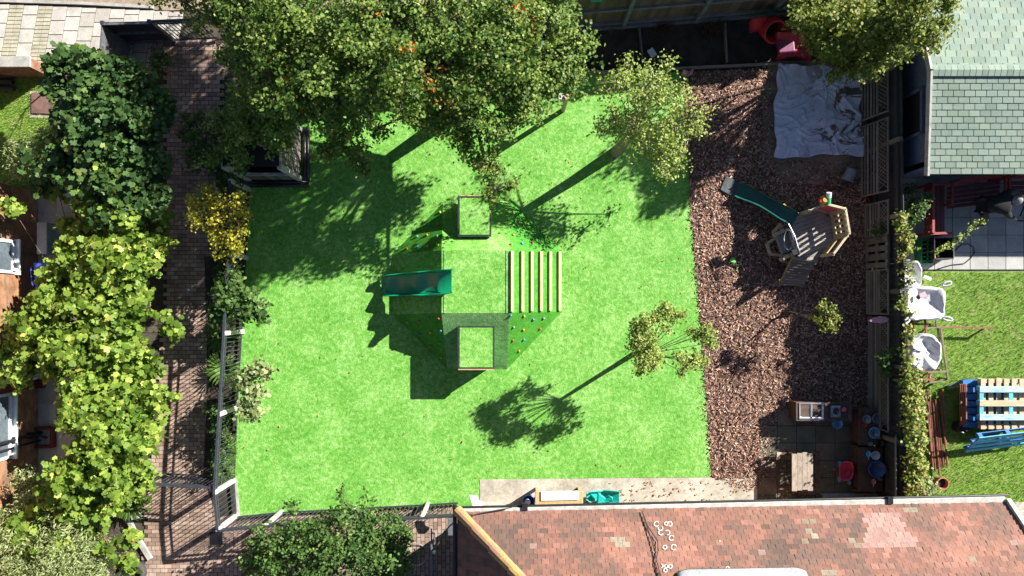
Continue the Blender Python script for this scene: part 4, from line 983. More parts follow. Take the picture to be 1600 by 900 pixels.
# weathered trellis and pallets leaning on the fence
def lattice(name,label,y0,y1,xl=1350,xr=1384,z0=.05,z1=1.0,horizontal=False,grp='weathered panels leaning on the dark fence'):
    # panel leans: foot at ground x, top against the fence
    fx=G(xl,0).x; top=9.28; ya=G(0,y0).y;yb=G(0,y1).y
    t=thing(name,label,'trellis' if not horizontal else 'pallet',(fx,ya,0),grp)
    A_=lambda f,y,o=0:Vector((fx+(top-fx)*f-o*.8,y,z0+(z1-z0)*f+o*.4))
    b=MB()
    if horizontal:
        n=max(3,int((ya-yb)/.2))
        for i in range(n):
            y=ya-(i+.5)*(ya-yb)/n; b.beam(A_(.03,y+random.uniform(-.02,.02),.05),A_(.97,y+random.uniform(-.03,.03),.05),(ya-yb)/n*random.uniform(.62,.85),.02,up=(-1,0,.4))
        b.build('boards',M['greywood'],t)
        for f in(.08,.5,.92): b=MB(); b.beam(A_(f,ya),A_(f,yb),.08,.07,up=(-1,0,.4)); b.build('bearer',M['greywood'],t)
    else:
        for f in(.02,.13,.24,.36,.47,.58): b.beam(A_(f,ya,.03),A_(f,yb,.03),.055,.018,up=(-1,0,.4))
        b.build('slats',M['greywood'],t); b=MB(); n=int((ya-yb)/.1)
        for i in range(-2,n+1):
            y=ya-i*.1
            for s in(0,1):
                q0,q1=(y,y-.22) if s else (y-.22,y)
                if min(q0,q1)<yb or max(q0,q1)>ya: continue
                b.beam(A_(.64,q0,.02+.012*s),A_(.96,q1,.02+.012*s),.02,.008,up=(-1,0,.4))
        b.build('lattice',M['greywood'],t); b=MB()
        for f in(.0,.62,.98): b.beam(A_(f,ya,.03),A_(f,yb,.03),.035,.03,up=(-1,0,.4))
        for y in(ya,yb): b.beam(A_(0,y,.03),A_(1,y,.03),.04,.03,up=(-1,0,.4))
        b.build('frame',M['greywood'],t)
lattice('trellis_panel','long weathered trellis panel leaning on the fence above the play counter',496,664,1357,1388)
lattice('trellis_panel','weathered trellis panel between the pallet boards and the carved finial',424,490,1354,1386)
lattice('trellis_panel','dark weathered trellis panel on the fence beside the tarpaulin',120,190,1346,1376)
lattice('trellis_panel','dark weathered trellis panel on the fence level with the bucket',200,308,1346,1376)
lattice('trellis_panel','narrow lattice panel standing behind the play counter splash board',668,780,1384,1400,z0=.6,z1=1.3)
lattice('pallet_boards','grey slatted pallet leaning on the fence beside the play tower',322,372,1351,1382,horizontal=False)
lattice('pallet_boards','broken grey pallet with wide cross boards leaning on the fence',374,422,1352,1384,horizontal=True)
b=MB(); q=[(1355,501.5),(1364,497),(1374,494),(1384,495),(1388,499),(1386,503),(1376,505),(1365,504)]
b.prism([P(x,y,1.0) for x,y in q][::-1],(0,0,.03)); props(b.build('carved_finial',M['palepink'],bevel=.008),'pale pinkish carved wooden finial lying on top of the trellis panel','finial')

# ---------------------------------------------------------------- bottom strip objects
t=thing('sand_table','pine framed play table with white lid on the concrete path','play table',G(873,770))
a=P(836,768,.5);b_=P(911,789,.5); cx_=(a.x+b_.x)/2;cy_=(a.y+b_.y)/2
b=MB(); b.box((cx_,cy_,.48),(b_.x-a.x,a.y-b_.y,.05)); b.build('table_top',M['pine'],t,bevel=.01)
q0=P(845,767.5,.53);q1=P(904,782,.53); b=MB(); b.box(((q0.x+q1.x)/2,(q0.y+q1.y)/2,.52),(q1.x-q0.x,q0.y-q1.y,.03),rz=.02); b.build('white_lid',M['white'],t,bevel=.01)
for x in(a.x+.06,b_.x-.06):
    for y in(a.y-.05,b_.y+.05): b=MB(); b.box((x,y,.25),(.07,.07,.46)); b.build('leg',M['pine'],t)
t=thing('seesaw_rocker','teal plastic seesaw rocker beside the pine framed table','toy rocker',G(940,772))
def ss(u,v):
    x=916+u*52; s=(v-.5)*2; hw=8.2+2.2*math.sin(math.pi*min(1,u*1.0))+(.5 if u>.5 else 0)
    if u<.06: hw*=.7
    z=.16+.16*abs(u-.5)*2+.13*(abs(s)>.72)+.07*math.exp(-((u-.42)/.06)**2)*(1 if abs(s)<.72 else 0)
    return P(x,776.5+s*hw*(1 if s<0 else .95)+.5*u,z)
b=MB(); b.grid(ss,36,14,thick=.03); b.build('rocker_body',M['teal'],t,smooth=True)
b=MB(); b.prism([P(934,768,.36),P(932,786,.36),P(936,787,.36),P(946,777,.36)],(0,0,.14)); b.build('centre_fin',M['teal'],t,bevel=.02)
for x,y in((924,777),(952,779)):
    b=MB(); c_=P(x,y,.36); b.tube([c_+Vector((-.07,.05,-.05)),c_+Vector((-.02,.08,.05)),c_+Vector((.06,.05,.08)),c_+Vector((.07,-.05,.05)),c_+Vector((.02,-.08,-.05))],.018,7); b.build('handle',M['teal'],t,smooth=True)
t=thing('water_bottle_crate','blue plastic tub with pale contents left of the pine framed table','tub',G(826,782))
b=MB(); b.lathe(G(826,780,.02),[(.13,0),(.16,.2),(.15,.2),(.12,.02),(.001,.02)],16,cap1=False); b.build('tub',M['blue'],t,smooth=True)
b=MB(); b.lathe(G(824,782,.12),[(.07,0),(.09,.05),(.05,.1),(.0,.11)],10,cap1=False); b.build('pale_bag',M['bag'],t,smooth=True)
b=MB(); b.prism([P(733,773,.9),P(735,781,.9),P(739,793,.9),P(750,793,.9),P(756,785,.9),P(748,781,.9),P(746,774,.9)],(0,0,.05)); ob=b.build('broken_chair_seat',M['white'],bevel=.015); 
props(ob,'broken white plastic sheet caught on the railing by the roof corner','plastic sheet')
# circular wire, timber post, floodlight pole, ladder
b=MB(); b.tube([G(651+16.5*math.cos(a),865+17*math.sin(a),.06+.03*math.sin(3*a)) for a in np.linspace(.2,6.2,40)],.012,5); props(b.build('wire_hoop',M['wire']),'loose round hoop of pale wire on the shaded paving','wire hoop')
t=thing('metal_ladder','grey metal ladder section standing on edge by the tiled house','ladder',G(683,850))
b=MB(); b.beam(P(674,826,.9),P(675,930,.9),.035,.05); b.beam(P(679,832,.6),P(680,930,.6),.035,.05); b.build('stile',M['galv'],t)
for i in range(8):
    b=MB(); b.beam(P(674,832+i*12,.9),P(679.5,834+i*12,.6),.03,.03); b.build('rung',M['galv'],t)
b=MB(); b.tube([P(680,862,.7),P(686,845,.9),P(694,831,1.1),P(710,815,1.4)],.02,6); b.build('tie_pole',M['olive'],t)
b=MB(); b.lathe(P(679,862,.9),[(.04,0),(.05,.04),(.02,.08)],8); b.build('clamp',M['white'],t)
b=MB(); q=P(705,823,1.2); b.box((q.x,q.y,1.1),(.16,.42,.25)); ob=b.build('meter_cabinet',M['galv'],bevel=.01); props(ob,'grey metal cabinet fixed at the corner of the tiled house','cabinet')
b=MB(); q=G(880,172); t=thing('timber_post','round brown timber post with a small pale box on the lawn','post',q)
b.tube([(q.x,q.y,0),(q.x+.01,q.y,1.15)],.065,12); b.build('post_shaft',M['timber'],t)
b=MB(); b.box((q.x-.13,q.y+.02,1.0),(.14,.16,.22)); b.build('pale_box',M['pale'],t,bevel=.01)
b=MB(); b.box((q.x-.25,q.y-.02,.8),(.3,.03,.04)); b.build('blue_bracket',M['railblue'],t)

# playhouse under the oak
t=thing('timber_playhouse','dark topped timber playhouse with black base border half hidden beneath the oak','playhouse',G(430,245))
g0=[G(392,205),G(471,205),G(471,281),G(392,281)]; hh=1.7; Z=Vector((0,0,1))
for i,(p0,p1,zt) in enumerate(((g0[3],g0[2],.75),(g0[1],g0[2],1.66),(g0[0],g0[1],1.66),(g0[0],g0[3],1.66))):
    b=MB(); n=int((p1-p0).length/.14)
    for k in range(n):
        q0=p0.lerp(p1,(k+.06)/n);q1=p0.lerp(p1,(k+.94)/n); nn=Vector((q1-q0).cross(Z)).normalized()*.02
        b.prism([q0+Z*.05,q1+Z*.05,q1+Z*zt,q0+Z*zt],nn)
    b.build('wall_boards',M['greywood'],t)
    b=MB(); b.beam(p0+Z*zt,p1+Z*zt,.07,.05); b.build('top_rail',M['pale'],t)
for q in g0:
    b=MB(); b.box((q.x,q.y,hh/2),(.11,.11,hh)); b.build('corner_post',M['pale'],t)
b=MB(); b.prism([q+Z*(hh+.0) for q in g0][::-1],(0,0,.04)); b.build('roof',M['void'],t)
b=MB(); b.prism([q+Z*.03 for q in g0][::-1],(0,0,.03)); b.build('floor',M['void'],t)
for a_,b_ in(((384,288),(484,288)),((480,284),(480,200))):
    for o_ in(-2.5,2.5):
        b=MB(); b.tube([G(a_[0]+(o_ if a_[0]==480 else 0),a_[1]+(o_ if a_[0]!=480 else 0),.08),G(b_[0]+(o_ if a_[0]==480 else 0),b_[1]+(o_ if a_[0]!=480 else 0),.08)],.05,8); b.build('base_border',M['black'],t,smooth=True)

# ---------------------------------------------------------------- right garden objects
def bench(name,label,pts_,n_sl=4,grp='red garden benches on the patio'):
    """pts_: a (back-left) b (back-right) direction of seat"""
    a,b_,sd=pts_; a=Vector(a);b_=Vector(b_);u=(b_-a).normalized();n=Vector(sd).normalized()
    t=thing(name,label,'bench',a,grp); Ln=(b_-a).length
    z=.42
    for i in range(n_sl): 
        m_=MB(); o=n*(.1+i*.115); m_.beam(a+o+Vector((0,0,z)),b_+o+Vector((0,0,z)),.095,.025); m_.build('seat_slat',M['maroon'],t)
    m_=MB()
    for z1 in(.5,.62,.74): m_.beam(a-n*(.02+.1*(z1-.5))+Vector((0,0,z1)),b_-n*(.02+.1*(z1-.5))+Vector((0,0,z1)),.03,.07)
    m_.beam(a-n*.05+Vector((0,0,.84)),b_-n*.05+Vector((0,0,.84)),.06,.05)
    k=int(Ln/.16)
    for i in range(k): c_=a.lerp(b_,(i+.5)/k)-n*.04; m_.beam(c_+Vector((0,0,.45)),c_+Vector((0,0,.82)),.05,.015,up=n)
    m_.build('backrest',M['redpaint'],t)
    for e_ in(a,b_):
        m_=MB(); m_.beam(e_-n*.04+Vector((0,0,.62)),e_+n*.56+Vector((0,0,.62)),.06,.04); m_.build('armrest',M['redpaint'],t)
        for f_,hh in((-.02,.85),(.5,.62)): m_=MB(); q=e_+n*f_; m_.box((q.x,q.y,hh/2),(.055,.055,hh)); m_.build('leg',M['redpaint'],t)
    return t
bench('garden_bench','red slatted garden bench nearest the ivy fence',((P(1448,290,.5).x,P(0,290,.5).y,0),(P(1448,366,.5).x,P(0,366,.5).y,0),(1,0.04,0)))
bench('garden_bench','long red garden bench under the shed eaves left of the person',((P(1484,283,.5).x,P(0,288,.5).y,0),(P(1566,278,.5).x,P(0,278,.5).y,0),(-.05,-1,0)),5)
bench('garden_bench','red garden bench under the shed eaves behind the person',((P(1572,279,.5).x,P(0,279,.5).y,0),(P(1660,279,.5).x,P(0,279,.5).y,0),(0,-1,0)))
t=thing('barbecue_box','open black metal box with green crate beside the red bench','box',G(1470,385))
a=P(1460,371,.5);b_=P(1490,404,.5); cx_=(a.x+b_.x)/2;cy_=(a.y+b_.y)/2;W_=b_.x-a.x;D_=a.y-b_.y
m_=MB()
for c_,s_ in(((cx_,a.y,.25),(W_,.03,.5)),((cx_,b_.y,.25),(W_,.03,.5)),((a.x,cy_,.25),(.03,D_,.5)),((b_.x,cy_,.25),(.03,D_,.5)),((cx_,cy_,.03),(W_,D_,.04))): m_.box(c_,s_)
m_.build('black_box',M['black'],t)
m_=MB(); m_.tube([(a.x,a.y,.5),(b_.x,a.y,.5),(b_.x,b_.y,.5),(a.x,b_.y,.5),(a.x,a.y,.5)],.012,5); m_.build('box_rim',M['galv'],t)
t=thing('green_crate','green plastic crate with orange strap beside the black metal box','crate',G(1450,385))
a=P(1441,372,.35);b_=P(1458,411,.35)
m_=MB()
for i in range(6): m_.box(((a.x+b_.x)/2,a.y-(i+.5)*(a.y-b_.y)/6,.34),(b_.x-a.x,.03,.02))
m_.box((a.x,(a.y+b_.y)/2,.17),(.02,a.y-b_.y,.34));m_.box((b_.x,(a.y+b_.y)/2,.17),(.02,a.y-b_.y,.34));m_.box(((a.x+b_.x)/2,a.y,.17),(b_.x-a.x,.02,.34));m_.box(((a.x+b_.x)/2,b_.y,.17),(b_.x-a.x,.02,.34));m_.box(((a.x+b_.x)/2,(a.y+b_.y)/2,.34),(.03,a.y-b_.y,.02))
m_.build('crate_body',M['crategreen'],t)
m_=MB(); m_.beam(P(1456,372,.37),P(1461,408,.37),.05,.02); m_.build('strap',M['orange'],t)
m_=MB(); m_.tube([G(1491,392,.04),G(1500,383,.04),G(1510,381,.05),G(1519,386,.04),G(1521,395,.04),G(1515,404,.04),G(1505,412,.04),G(1485,414,.04),G(1462,421,.04)],.012,5); props(m_.build('garden_hose',M['cable'],smooth=True),'thin black hose looped on the patio slabs','hose')
# bags
def bagmesh(cx_,cy_,rx,ry,h,sqn,seed,dent=.1):
    def fn(u,v):
        q=2*math.pi*u; c_,s_=math.cos(q),math.sin(q); e_=2/sqn
        r=1-.0*v; sv=[0,.25,.5,.72,.86,.94,.98,1,1,.985,.94,.9][::-1]; zz=[0,.0,.0,.05,.15,.3,.5,.65,.75,.85,.95,1.0]
        i=v*11; j=min(int(i),10);f=i-j
        rad=[.001,.3,.58,.78,.9,.97,1,1.02,1.02,1,.97,.95][j]*(1-f)+[.001,.3,.58,.78,.9,.97,1,1.02,1.02,1,.97,.95][j+1]*f
        z=[.86,.85,.88,.95,.99,.97,.85,.7,.5,.3,.1,.0][j]*(1-f)+[.86,.85,.88,.95,.99,.97,.85,.7,.5,.3,.1,.0][j+1]*f
        nx=.05*math.sin(5*q+seed+v*8)+.04*math.sin(9*q+seed*3+v*3)+.03*math.sin(17*q-v*13)
        x=math.copysign(abs(c_)**e_,c_)*rad*(1+nx*.5); y=math.copysign(abs(s_)**e_,s_)*rad*(1+nx*.5)
        zz_=z*h+(dent*h)*(math.sin(x*3.1+seed)*math.cos(y*3.7+seed*2)*.8+.32*abs(math.sin(x*5+y*3.5+seed+1.5*math.sin(y*4)))+.2*math.sin(q*6+seed)*rad-.2)*(1-max(0,rad-.8)*4)*(rad<1)
        return (cx_+x*rx,cy_+y*ry,max(zz_,.0))
    b=MB(); b.grid(fn,56,33); return b
def loop(b,c_,d_,s=.16):
    d_=Vector(d_).normalized(); n=Vector((-d_.y,d_.x,0)); c_=Vector(c_)
    pts_=[c_+d_*(s*(1-math.cos(a)))+n*(s*.45*math.sin(a))+Vector((0,0,.06*math.sin(a/2))) for a in np.linspace(0,2*math.pi,14)]
    b.tube(pts_,.025,6)
q=P(1446,474,.75)
t=thing('bulk_bag','full white builders bulk bag with lifting loops beside the ivy fence','bag',(q.x,q.y,0))
bagmesh(q.x,q.y,.5,.42,.8,4.5,1.2,.09).build('sack',M['bag'],t,smooth=True)
for px,py,d_ in((1472,446,(1,.4,0)),(1473,497,(1,-.2,0)),(1420,446,(-.5,.6,0)),(1420,498,(-.6,-.4,0))):
    b=MB(); loop(b,P(px,py,.76),d_,.1); b.build('lifting_loop',M['bag'],t,smooth=True)
b=MB(); b.box(P(1436,463,.86),(.16,.1,.05),rz=.9,rnd=.5); b.build('dark_brick',M['galv'],t); 
b=MB(); b.box(P(1441,461,.9),(.17,.12,.05),rz=.4); b.build('pale_scrap',M['palepink'],t,bevel=.01)
q=P(1446,551,.65)
t=thing('rubble_bag','rounded white rubble bag between the two rusty trestles','bag',(q.x,q.y,0))
bagmesh(q.x,q.y,.4,.47,.7,2.2,3.1,.16).build('sack',M['bag'],t,smooth=True)
b=MB(); b.tube([P(1424,543,.72),P(1432,547,.75),P(1440,549,.72)],.012,5); b.tube([P(1456,537,.72),P(1466,545,.66)],.012,5); b.tube([P(1428,570,.7),P(1440,579,.6)],.012,5); b.build('tie_cord',M['black'],t)
q=P(1425,432,.4)
t=thing('plastic_bag','crumpled white plastic sack by the patio corner','bag',(q.x,q.y,0))
bagmesh(q.x,q.y,.24,.42,.45,2.4,5.3,.22).build('sack',M['bag'],t,smooth=True)
b=MB(); b.box(P(1449,434,.1),(.2,.07,.03),rz=-.4); props(b.build('white_strip',M['white']),'short white plastic strip at the corner of the patio','litter')
# trestles / scaffold
def trestle(label,y0,y1,x0,x1):
    t=thing('rusty_trestle',label,'trestle',P(x0,(y0+y1)/2,0),'rusty trestles by the ivy fence')
    for ps in([P(x0,y0,.6),P(x1+14,y0+1,.6)],): b=MB(); b.beam(*ps,.05,.05); b.build('top_bar',M['rust'],t)
    for x in(x0+6,x1+6):
        b=MB(); b.beam(P(x,y0,.6),P(x+1,y1,.1),.045,.045); b.build('leg',M['rust'],t)
        b=MB(); b.beam(P(x,y0,.6),P(x-1,y0-(y1-y0)*.5,.05),.045,.045); b.build('leg',M['rust'],t)
    b=MB(); b.beam(P(x0,y1,.25),P(x1+8,y1,.25),.04,.04); b.build('cross_bar',M['rust'],t)
trestle('rusty red trestle between the two white bags',506,524,1420,1440)
trestle('rusty red trestle below the rounded white rubble bag',592,580,1426,1446)
t=thing('scaffold_frame','olive metal frame of tubes on the grass behind the white bags','metal frame',G(1470,540))
for p0,p1,m in((P(1444,513,.3),P(1467,511,.3),'olive'),(P(1467,511,.3),P(1551,512.5,.3),'rust'),(P(1462,498,.35),P(1464,512,.3),'olive'),(P(1465,512,.25),P(1471,578,.25),'olive'),(P(1470,513,.3),P(1481,592,.3),'olive'),(P(1430,500,.4),P(1462,497,.4),'olive'),(P(1449,582,.35),P(1482,580,.35),'olive'),(P(1438,600,.25),P(1480,594,.25),'olive')):
    b=MB(); b.beam(p0,p1,.04,.04); b.build('tube',M[m],t)
for x,y in((1464,510),(1481,592),(1470,578),(1551,512.5)):
    p=P(x,y,.3); b=MB(); b.box((p.x,p.y,.15),(.04,.04,.3)); b.build('leg',M['olive'],t)
# pipes bundle + pot
PL=['leftmost','second from left','third from left','fourth from left','middle','fourth from right','third from right','second from right','rightmost']
for i in range(9):
    x0=1440+i*3.6+random.uniform(-1,1); x1=1452+i*3.4+random.uniform(-4,3); y0=605+random.uniform(0,22);y1=738-abs(i-4)*3+random.uniform(-8,8)
    t=MB(); t.tube([G(x0,y0,.05+.03*(i%3)),G(x1,y1,.05+.03*((i+1)%3))],.024,7); props(t.build('rusty_pipe',M['rust']),PL[i]+' rusty steel pipe in the bundle beside the ivy fence','pipe','rusty pipes in a bundle on the grass')
t=thing('plant_pot','round terracotta pot at the foot of the rusty pipes','pot',G(1462,751))
b=MB(); b.lathe(G(1462,751,.01),[(.1,0),(.15,.25),(.16,.25),(.16,.3),(.135,.3),(.12,.2),(.001,.2)],22,cap1=False); b.build('pot_body',M['terracotta'],t,smooth=False)
b=MB(); b.lathe(G(1462,751,.21),[(.12,0),(.001,.02)],14,cap1=False); b.build('pot_soil',M['soil'],t)
# pallets
def pallet(label,c,rz,z,m1,m2,LX=1.2,LY=1.0,nt=5,tilt=None,top=.1,grp='wooden pallets stacked on the grass'):
    t=thing('wooden_pallet',label,'pallet',(c.x,c.y,z),grp)
    X=Matrix.Translation((c.x,c.y,z))@(tilt if tilt else Matrix.Rotation(rz,4,'Z'))
    for i in range(nt):
        y=-LY/2+top/2+(LY-top)*i/(nt-1); b=MB(X); b.box((0,y,.135),(LX,top,.022)); b.build('top_board',m1[i%len(m1)],t)
    for x in(-LX/2+.06,0,LX/2-.06):
        b=MB(X); b.box((x,0,.112),(.1,LY,.022)); b.build('stringer',m2,t)
        for y in(-LY/2+.06,0,LY/2-.06): b=MB(X); b.box((x,y,.061),(.1,.12,.078)); b.build('block',m2,t)
    for y in(-LY/2+.06,0,LY/2-.06): b=MB(X); b.box((0,y,.011),(LX,.1,.02)); b.build('bottom_board',m2,t)
    return t
def PC(px,py,h): p=P(px,py,h); return Vector((p.x,p.y,0))
pallet('dark blue pallet, lowest in the pallet stack',PC(1552,631,.15),0,0.01,[M['palblue']],M['palblue'],1.5,1.25,7,top=.14)
pallet('dark blue pallet, second from the bottom of the pallet stack',PC(1550,631,.3),0,.165,[M['palblue']],M['palblue'],1.5,1.2,7,top=.14)
pallet('raw pale wood pallet with boards running across, third in the stack',PC(1566,631,.45),math.pi/2,.32,[M['palraw']],M['palraw'],1.28,1.1,6,top=.12)
pallet('faded white and sky blue pallet on top of the stack',PC(1580,630,.6),0,.475,[M['palfade'],M['palraw'],M['palfade']],M['palsky'],1.6,.85,3,top=.15)
T=Matrix.Rotation(math.radians(7),4,'Z')@Matrix.Rotation(math.radians(52),4,'X')
pallet('bright blue pallet leaning on edge against the pallet stack',PC(1556,681,.3),0,.4,[M['palsky']],M['palblue'],1.5,.8,4,tilt=T,top=.13)
t=thing('rusty_grate','rusty bars standing against the left side of the pallets','metal grate',G(1500,630))
for i in range(4): b=MB(); b.beam(P(1500+i*3,600,.3+.05*i),P(1501+i*3,664,.3+.05*i),.03,.03); b.build('bar',M['rust'],t)
b=MB(); b.beam(P(1500,628,.4),P(1512,630,.4),.05,.05); b.build('cross_bar',M['rust'],t)
b=MB(); b.beam(P(1482,602,.15),P(1503,596,.2),.04,.03); b.beam(P(1482,607,.1),P(1503,602,.2),.03,.03); props(b.build('metal_strips',M['galv']),'two thin grey metal strips beside the pallet stack','metal strips')
q=P(1503,668,.2); b=bagmesh(q.x,q.y,.16,.14,.3,2.1,.7,.2); props(b.build('black_sack',M['black'],smooth=True),'small black sack at the corner of the pallet stack','sack')

# tyres bottom left
for cx_,cy_,r_,lab,z in((183,882,.3,'worn tyre planter half under the bottom left shrub',.1),(212,893,.31,'worn tyre planter nearest the brick paving',.1)):
    p=G(cx_,cy_,z); t=thing('tyre_planter',lab,'tyre',p,'tyre planters by the paving')
    pr_=[(r_*.62,-.09),(r_*.85,-.1),(r_*1.0,-.07),(r_*1.03,0),(r_*1.0,.07),(r_*.85,.1),(r_*.62,.09),(r_*.64,.07),(r_*.9,.05),(r_*.9,-.05)]
    b=MB(); b.lathe(p,pr_,34,cap0=False,cap1=False); b.build('tyre',M['rubber'],t,smooth=True)
    b=MB(); b.lathe(p,[(r_*.86,-.02),(.001,-.01)],16,cap0=False,cap1=False); b.build('soil_fill',M['soil'],t)
# drain cover, kerb stones at the path bottom
t=MB(); t.lathe(G(338,841,.013),[(.1,0),(.1,.012)],20); t.box(G(338,841,.012),(.34,.34,.008)); props(t.build('drain_cover',M['black']),'round black drain cover in the brick paving by the railing corner','drain cover')
t=MB(); t.box(G(209,825,.04),(.12,.7,.08),rz=.45); t.box(G(216,804,.1),(.2,.14,.2),rz=.2); t.box(G(222,850,.03),(.14,.9,.07),rz=.55); props(t.build('border_stones',M['kerb'],bevel=.01),'broken pale border kerb between shrub bed and brick paving','kerb stones')

# ---------------------------------------------------------------- person
pe=thing('person','person in dark clothes and grey cap bending over on the patio','person',G(1500,345))
def skinned(name,verts,edges,radii,m,root=0,sub=2,parent=None):
    me=bpy.data.meshes.new(name); off=parent_world(parent)
    me.from_pydata([tuple(Vector(v)-off) for v in verts],edges,[]); me.materials.append(m)
    o=bpy.data.objects.new(name,me); COL.objects.link(o); o.parent=parent
    md=o.modifiers.new('skin','SKIN'); md.use_smooth_shade=True
    for i,r in enumerate(radii):
        sv=me.skin_vertices[0].data[i] if me.skin_vertices else None
        if sv is None: break
        sv.radius=(r,r) if not isinstance(r,tuple) else r; sv.use_root=(i==root)
    s=o.modifiers.new('sub','SUBSURF'); s.levels=sub; s.render_levels=sub; return o
def sk_init(name,verts,edges,radii,m,parent,root=0,sub=2):
    # skin layer must exist before the modifier evaluates
    me=bpy.data.meshes.new(name); off=parent_world(parent)
    me.from_pydata([tuple(Vector(v)-off) for v in verts],edges,[]); me.materials.append(m)
    o=bpy.data.objects.new(name,me); COL.objects.link(o); o.parent=parent
    md=o.modifiers.new('skin','SKIN'); md.use_smooth_shade=True
    if not me.skin_vertices:
        bpy.context.view_layer.objects.active=o; o.select_set(True)
        bpy.ops.object.mode_set(mode='EDIT'); bpy.ops.object.mode_set(mode='OBJECT'); 
    if not me.skin_vertices:
        bpy.ops.mesh.customdata_skin_add()
    for i,r in enumerate(radii):
        sv=me.skin_vertices[0].data[i]; sv.radius=(r,r); sv.use_root=(i==root)
    o.select_set(False)
    s=o.modifiers.new('sub','SUBSURF'); s.levels=sub; s.render_levels=sub; return o
V_=lambda *a:Vector(a)
J=dict(pel=P(1538,322,.92),spine=P(1553,320,1.05),chest=P(1569,317,1.16),neck=P(1580,315,1.2),head=P(1588,313,1.2),
 hipR=P(1537,331,.9),hipL=P(1537,313,.9),kneeR=P(1540,342,.5),kneeL=P(1548,313,.5),ankR=P(1525,349,.1),ankL=P(1536,318,.1),toeR=P(1537,351,.05),toeL=P(1549,319,.05),
 shR=P(1572,331,1.13),shL=P(1572,302,1.13),elR=P(1578,338,.85),elL=P(1585,298,.88),wrR=P(1584,340,.62),wrL=P(1596,305,.66),palR=P(1587,341,.57),palL=P(1599,308,.6))
names=list(J); idx={n:i for i,n in enumerate(names)}
ed=[('pel','spine'),('spine','chest'),('chest','neck'),('neck','head'),('pel','hipR'),('pel','hipL'),('hipR','kneeR'),('hipL','kneeL'),('kneeR','ankR'),('kneeL','ankL'),('ankR','toeR'),('ankL','toeL'),('chest','shR'),('chest','shL'),('shR','elR'),('shL','elL'),('elR','wrR'),('elL','wrL'),('wrR','palR'),('wrL','palL')]
rad=dict(pel=.12,spine=.12,chest=.13,neck=.055,head=.09,hipR=.09,hipL=.09,kneeR=.06,kneeL=.06,ankR=.042,ankL=.042,toeR=.035,toeL=.035,shR=.06,shL=.06,elR=.042,elL=.042,wrR=.028,wrL=.028,palR=.034,palL=.034)
vs=[J[n] for n in names]; es=[(idx[a],idx[b]) for a,b in ed]; rs=[rad[n] for n in names]
for pal in('palR','palL'):
    c_=J[pal]; 
    for k in range(5):
        off=(k-2)*.018; ln=[.045,.06,.068,.062,.05][k]
        d1=V_(.6,-.1,-.6).normalized() if k else V_(.3,.8,-.3)
        b0=c_+V_(.015,off,-.01); b1=b0+d1*ln*.6; b2=b1+V_(.1,0,-1)*ln*.5
        n0=len(vs); vs+=[b0,b1,b2]; rs+=[.009,.009,.007]; es+=[(idx[pal],n0),(n0,n0+1),(n0+1,n0+2)]
try:
    sk_init('body',vs,es,rs,M['skin'],pe)
    cn=['pel','spine','chest','shR','shL','elR','elL','wrR','wrL','neck']
    ci={n:i for i,n in enumerate(cn)}; sk_init('coat',[J[n] for n in cn],[(ci[a],ci[b]) for a,b in ed if a in ci and b in ci],[{'pel':.21,'spine':.2,'chest':.19,'shR':.1,'shL':.1,'elR':.07,'elL':.07,'wrR':.045,'wrL':.045,'neck':.075}[n] for n in cn],M['cloth'],pe)
    cn=['pel','hipR','hipL','kneeR','kneeL','ankR','ankL']
    ci={n:i for i,n in enumerate(cn)}; sk_init('trousers',[J[n] for n in cn],[(ci[a],ci[b]) for a,b in ed if a in ci and b in ci],[.16,.12,.12,.09,.09,.065,.065],M['cloth'],pe)
    for s in'RL':
        sk_init('shoe',[J['ank'+s]-V_(.02,0,.04),J['toe'+s]+V_(.02,0,0)],[(0,1)],[.06,.05],M['black'],pe)
except Exception as ex: print('PERSON FAIL',ex)
b=MB(); Rh=Vector((.35,.1,.9)).normalized().to_track_quat('Z','Y').to_matrix()
b.lathe(J['head']+V_(.0,0,.0),[(.118,-.03),(.122,.02),(.112,.07),(.08,.115),(.035,.138),(.001,.142)],20,rot=Rh,cap0=True,cap1=False); b.build('cap',M['cap'],pe,smooth=True)
b=MB(); b.lathe(J['head']+V_(.1,0,-.05),[(.02,-.012),(.012,.02)],8,rot=Vector((1,0,-.3)).to_track_quat('Z','Y').to_matrix()); b.build('nose',M['skin'],pe,smooth=True)
# baby-buggy-like dark frame the person leans over
t=thing('folded_frame','dark folded frame in front of the bending person','folded frame',G(1590,340))
b=MB(); b.tube([P(1594,338,.5),P(1603,315,.6),P(1606,296,.5),P(1615,290,.3)],.02,6);b.tube([P(1590,345,.3),P(1606,345,.4),P(1620,330,.4)],.02,6); b.build('frame_tube',M['black'],t)
b=MB(); b.box(P(1604,334,.45),(.14,.2,.04),rz=.4); b.build('pale_panel',M['greyplas'],t)
# ---------------------------------------------------------------- vegetation
LT={
 'oval':([(0,-.5,0),(.28,-.2,.05),(.3,.15,.05),(0,.5,-.04),(-.3,.15,.05),(-.28,-.2,.05)],[(0,1,2,3,4,5)]),
 'lobed':([(0,-.5,0),(.16,-.3,.03),(.32,-.28,.05),(.2,-.08,.03),(.42,.08,.05),(.2,.2,.02),(.22,.42,.0),(0,.5,-.05),(-.22,.42,.0),(-.2,.2,.02),(-.42,.08,.05),(-.2,-.08,.03),(-.32,-.28,.05),(-.16,-.3,.03)],None),
 'vine':([(0,-.35,.03),(.25,-.5,-.02),(.5,-.22,-.04),(.42,.1,.0),(.5,.28,-.05),(.22,.3,.02),(0,.52,-.05),(-.22,.3,.02),(-.5,.28,-.05),(-.42,.1,.0),(-.5,-.22,-.04),(-.25,-.5,-.02)],None),
 'narrow':([(0,-.5,0),(.1,-.1,.03),(.09,.2,.02),(0,.5,-.05),(-.09,.2,.02),(-.1,-.1,.03)],None),
}
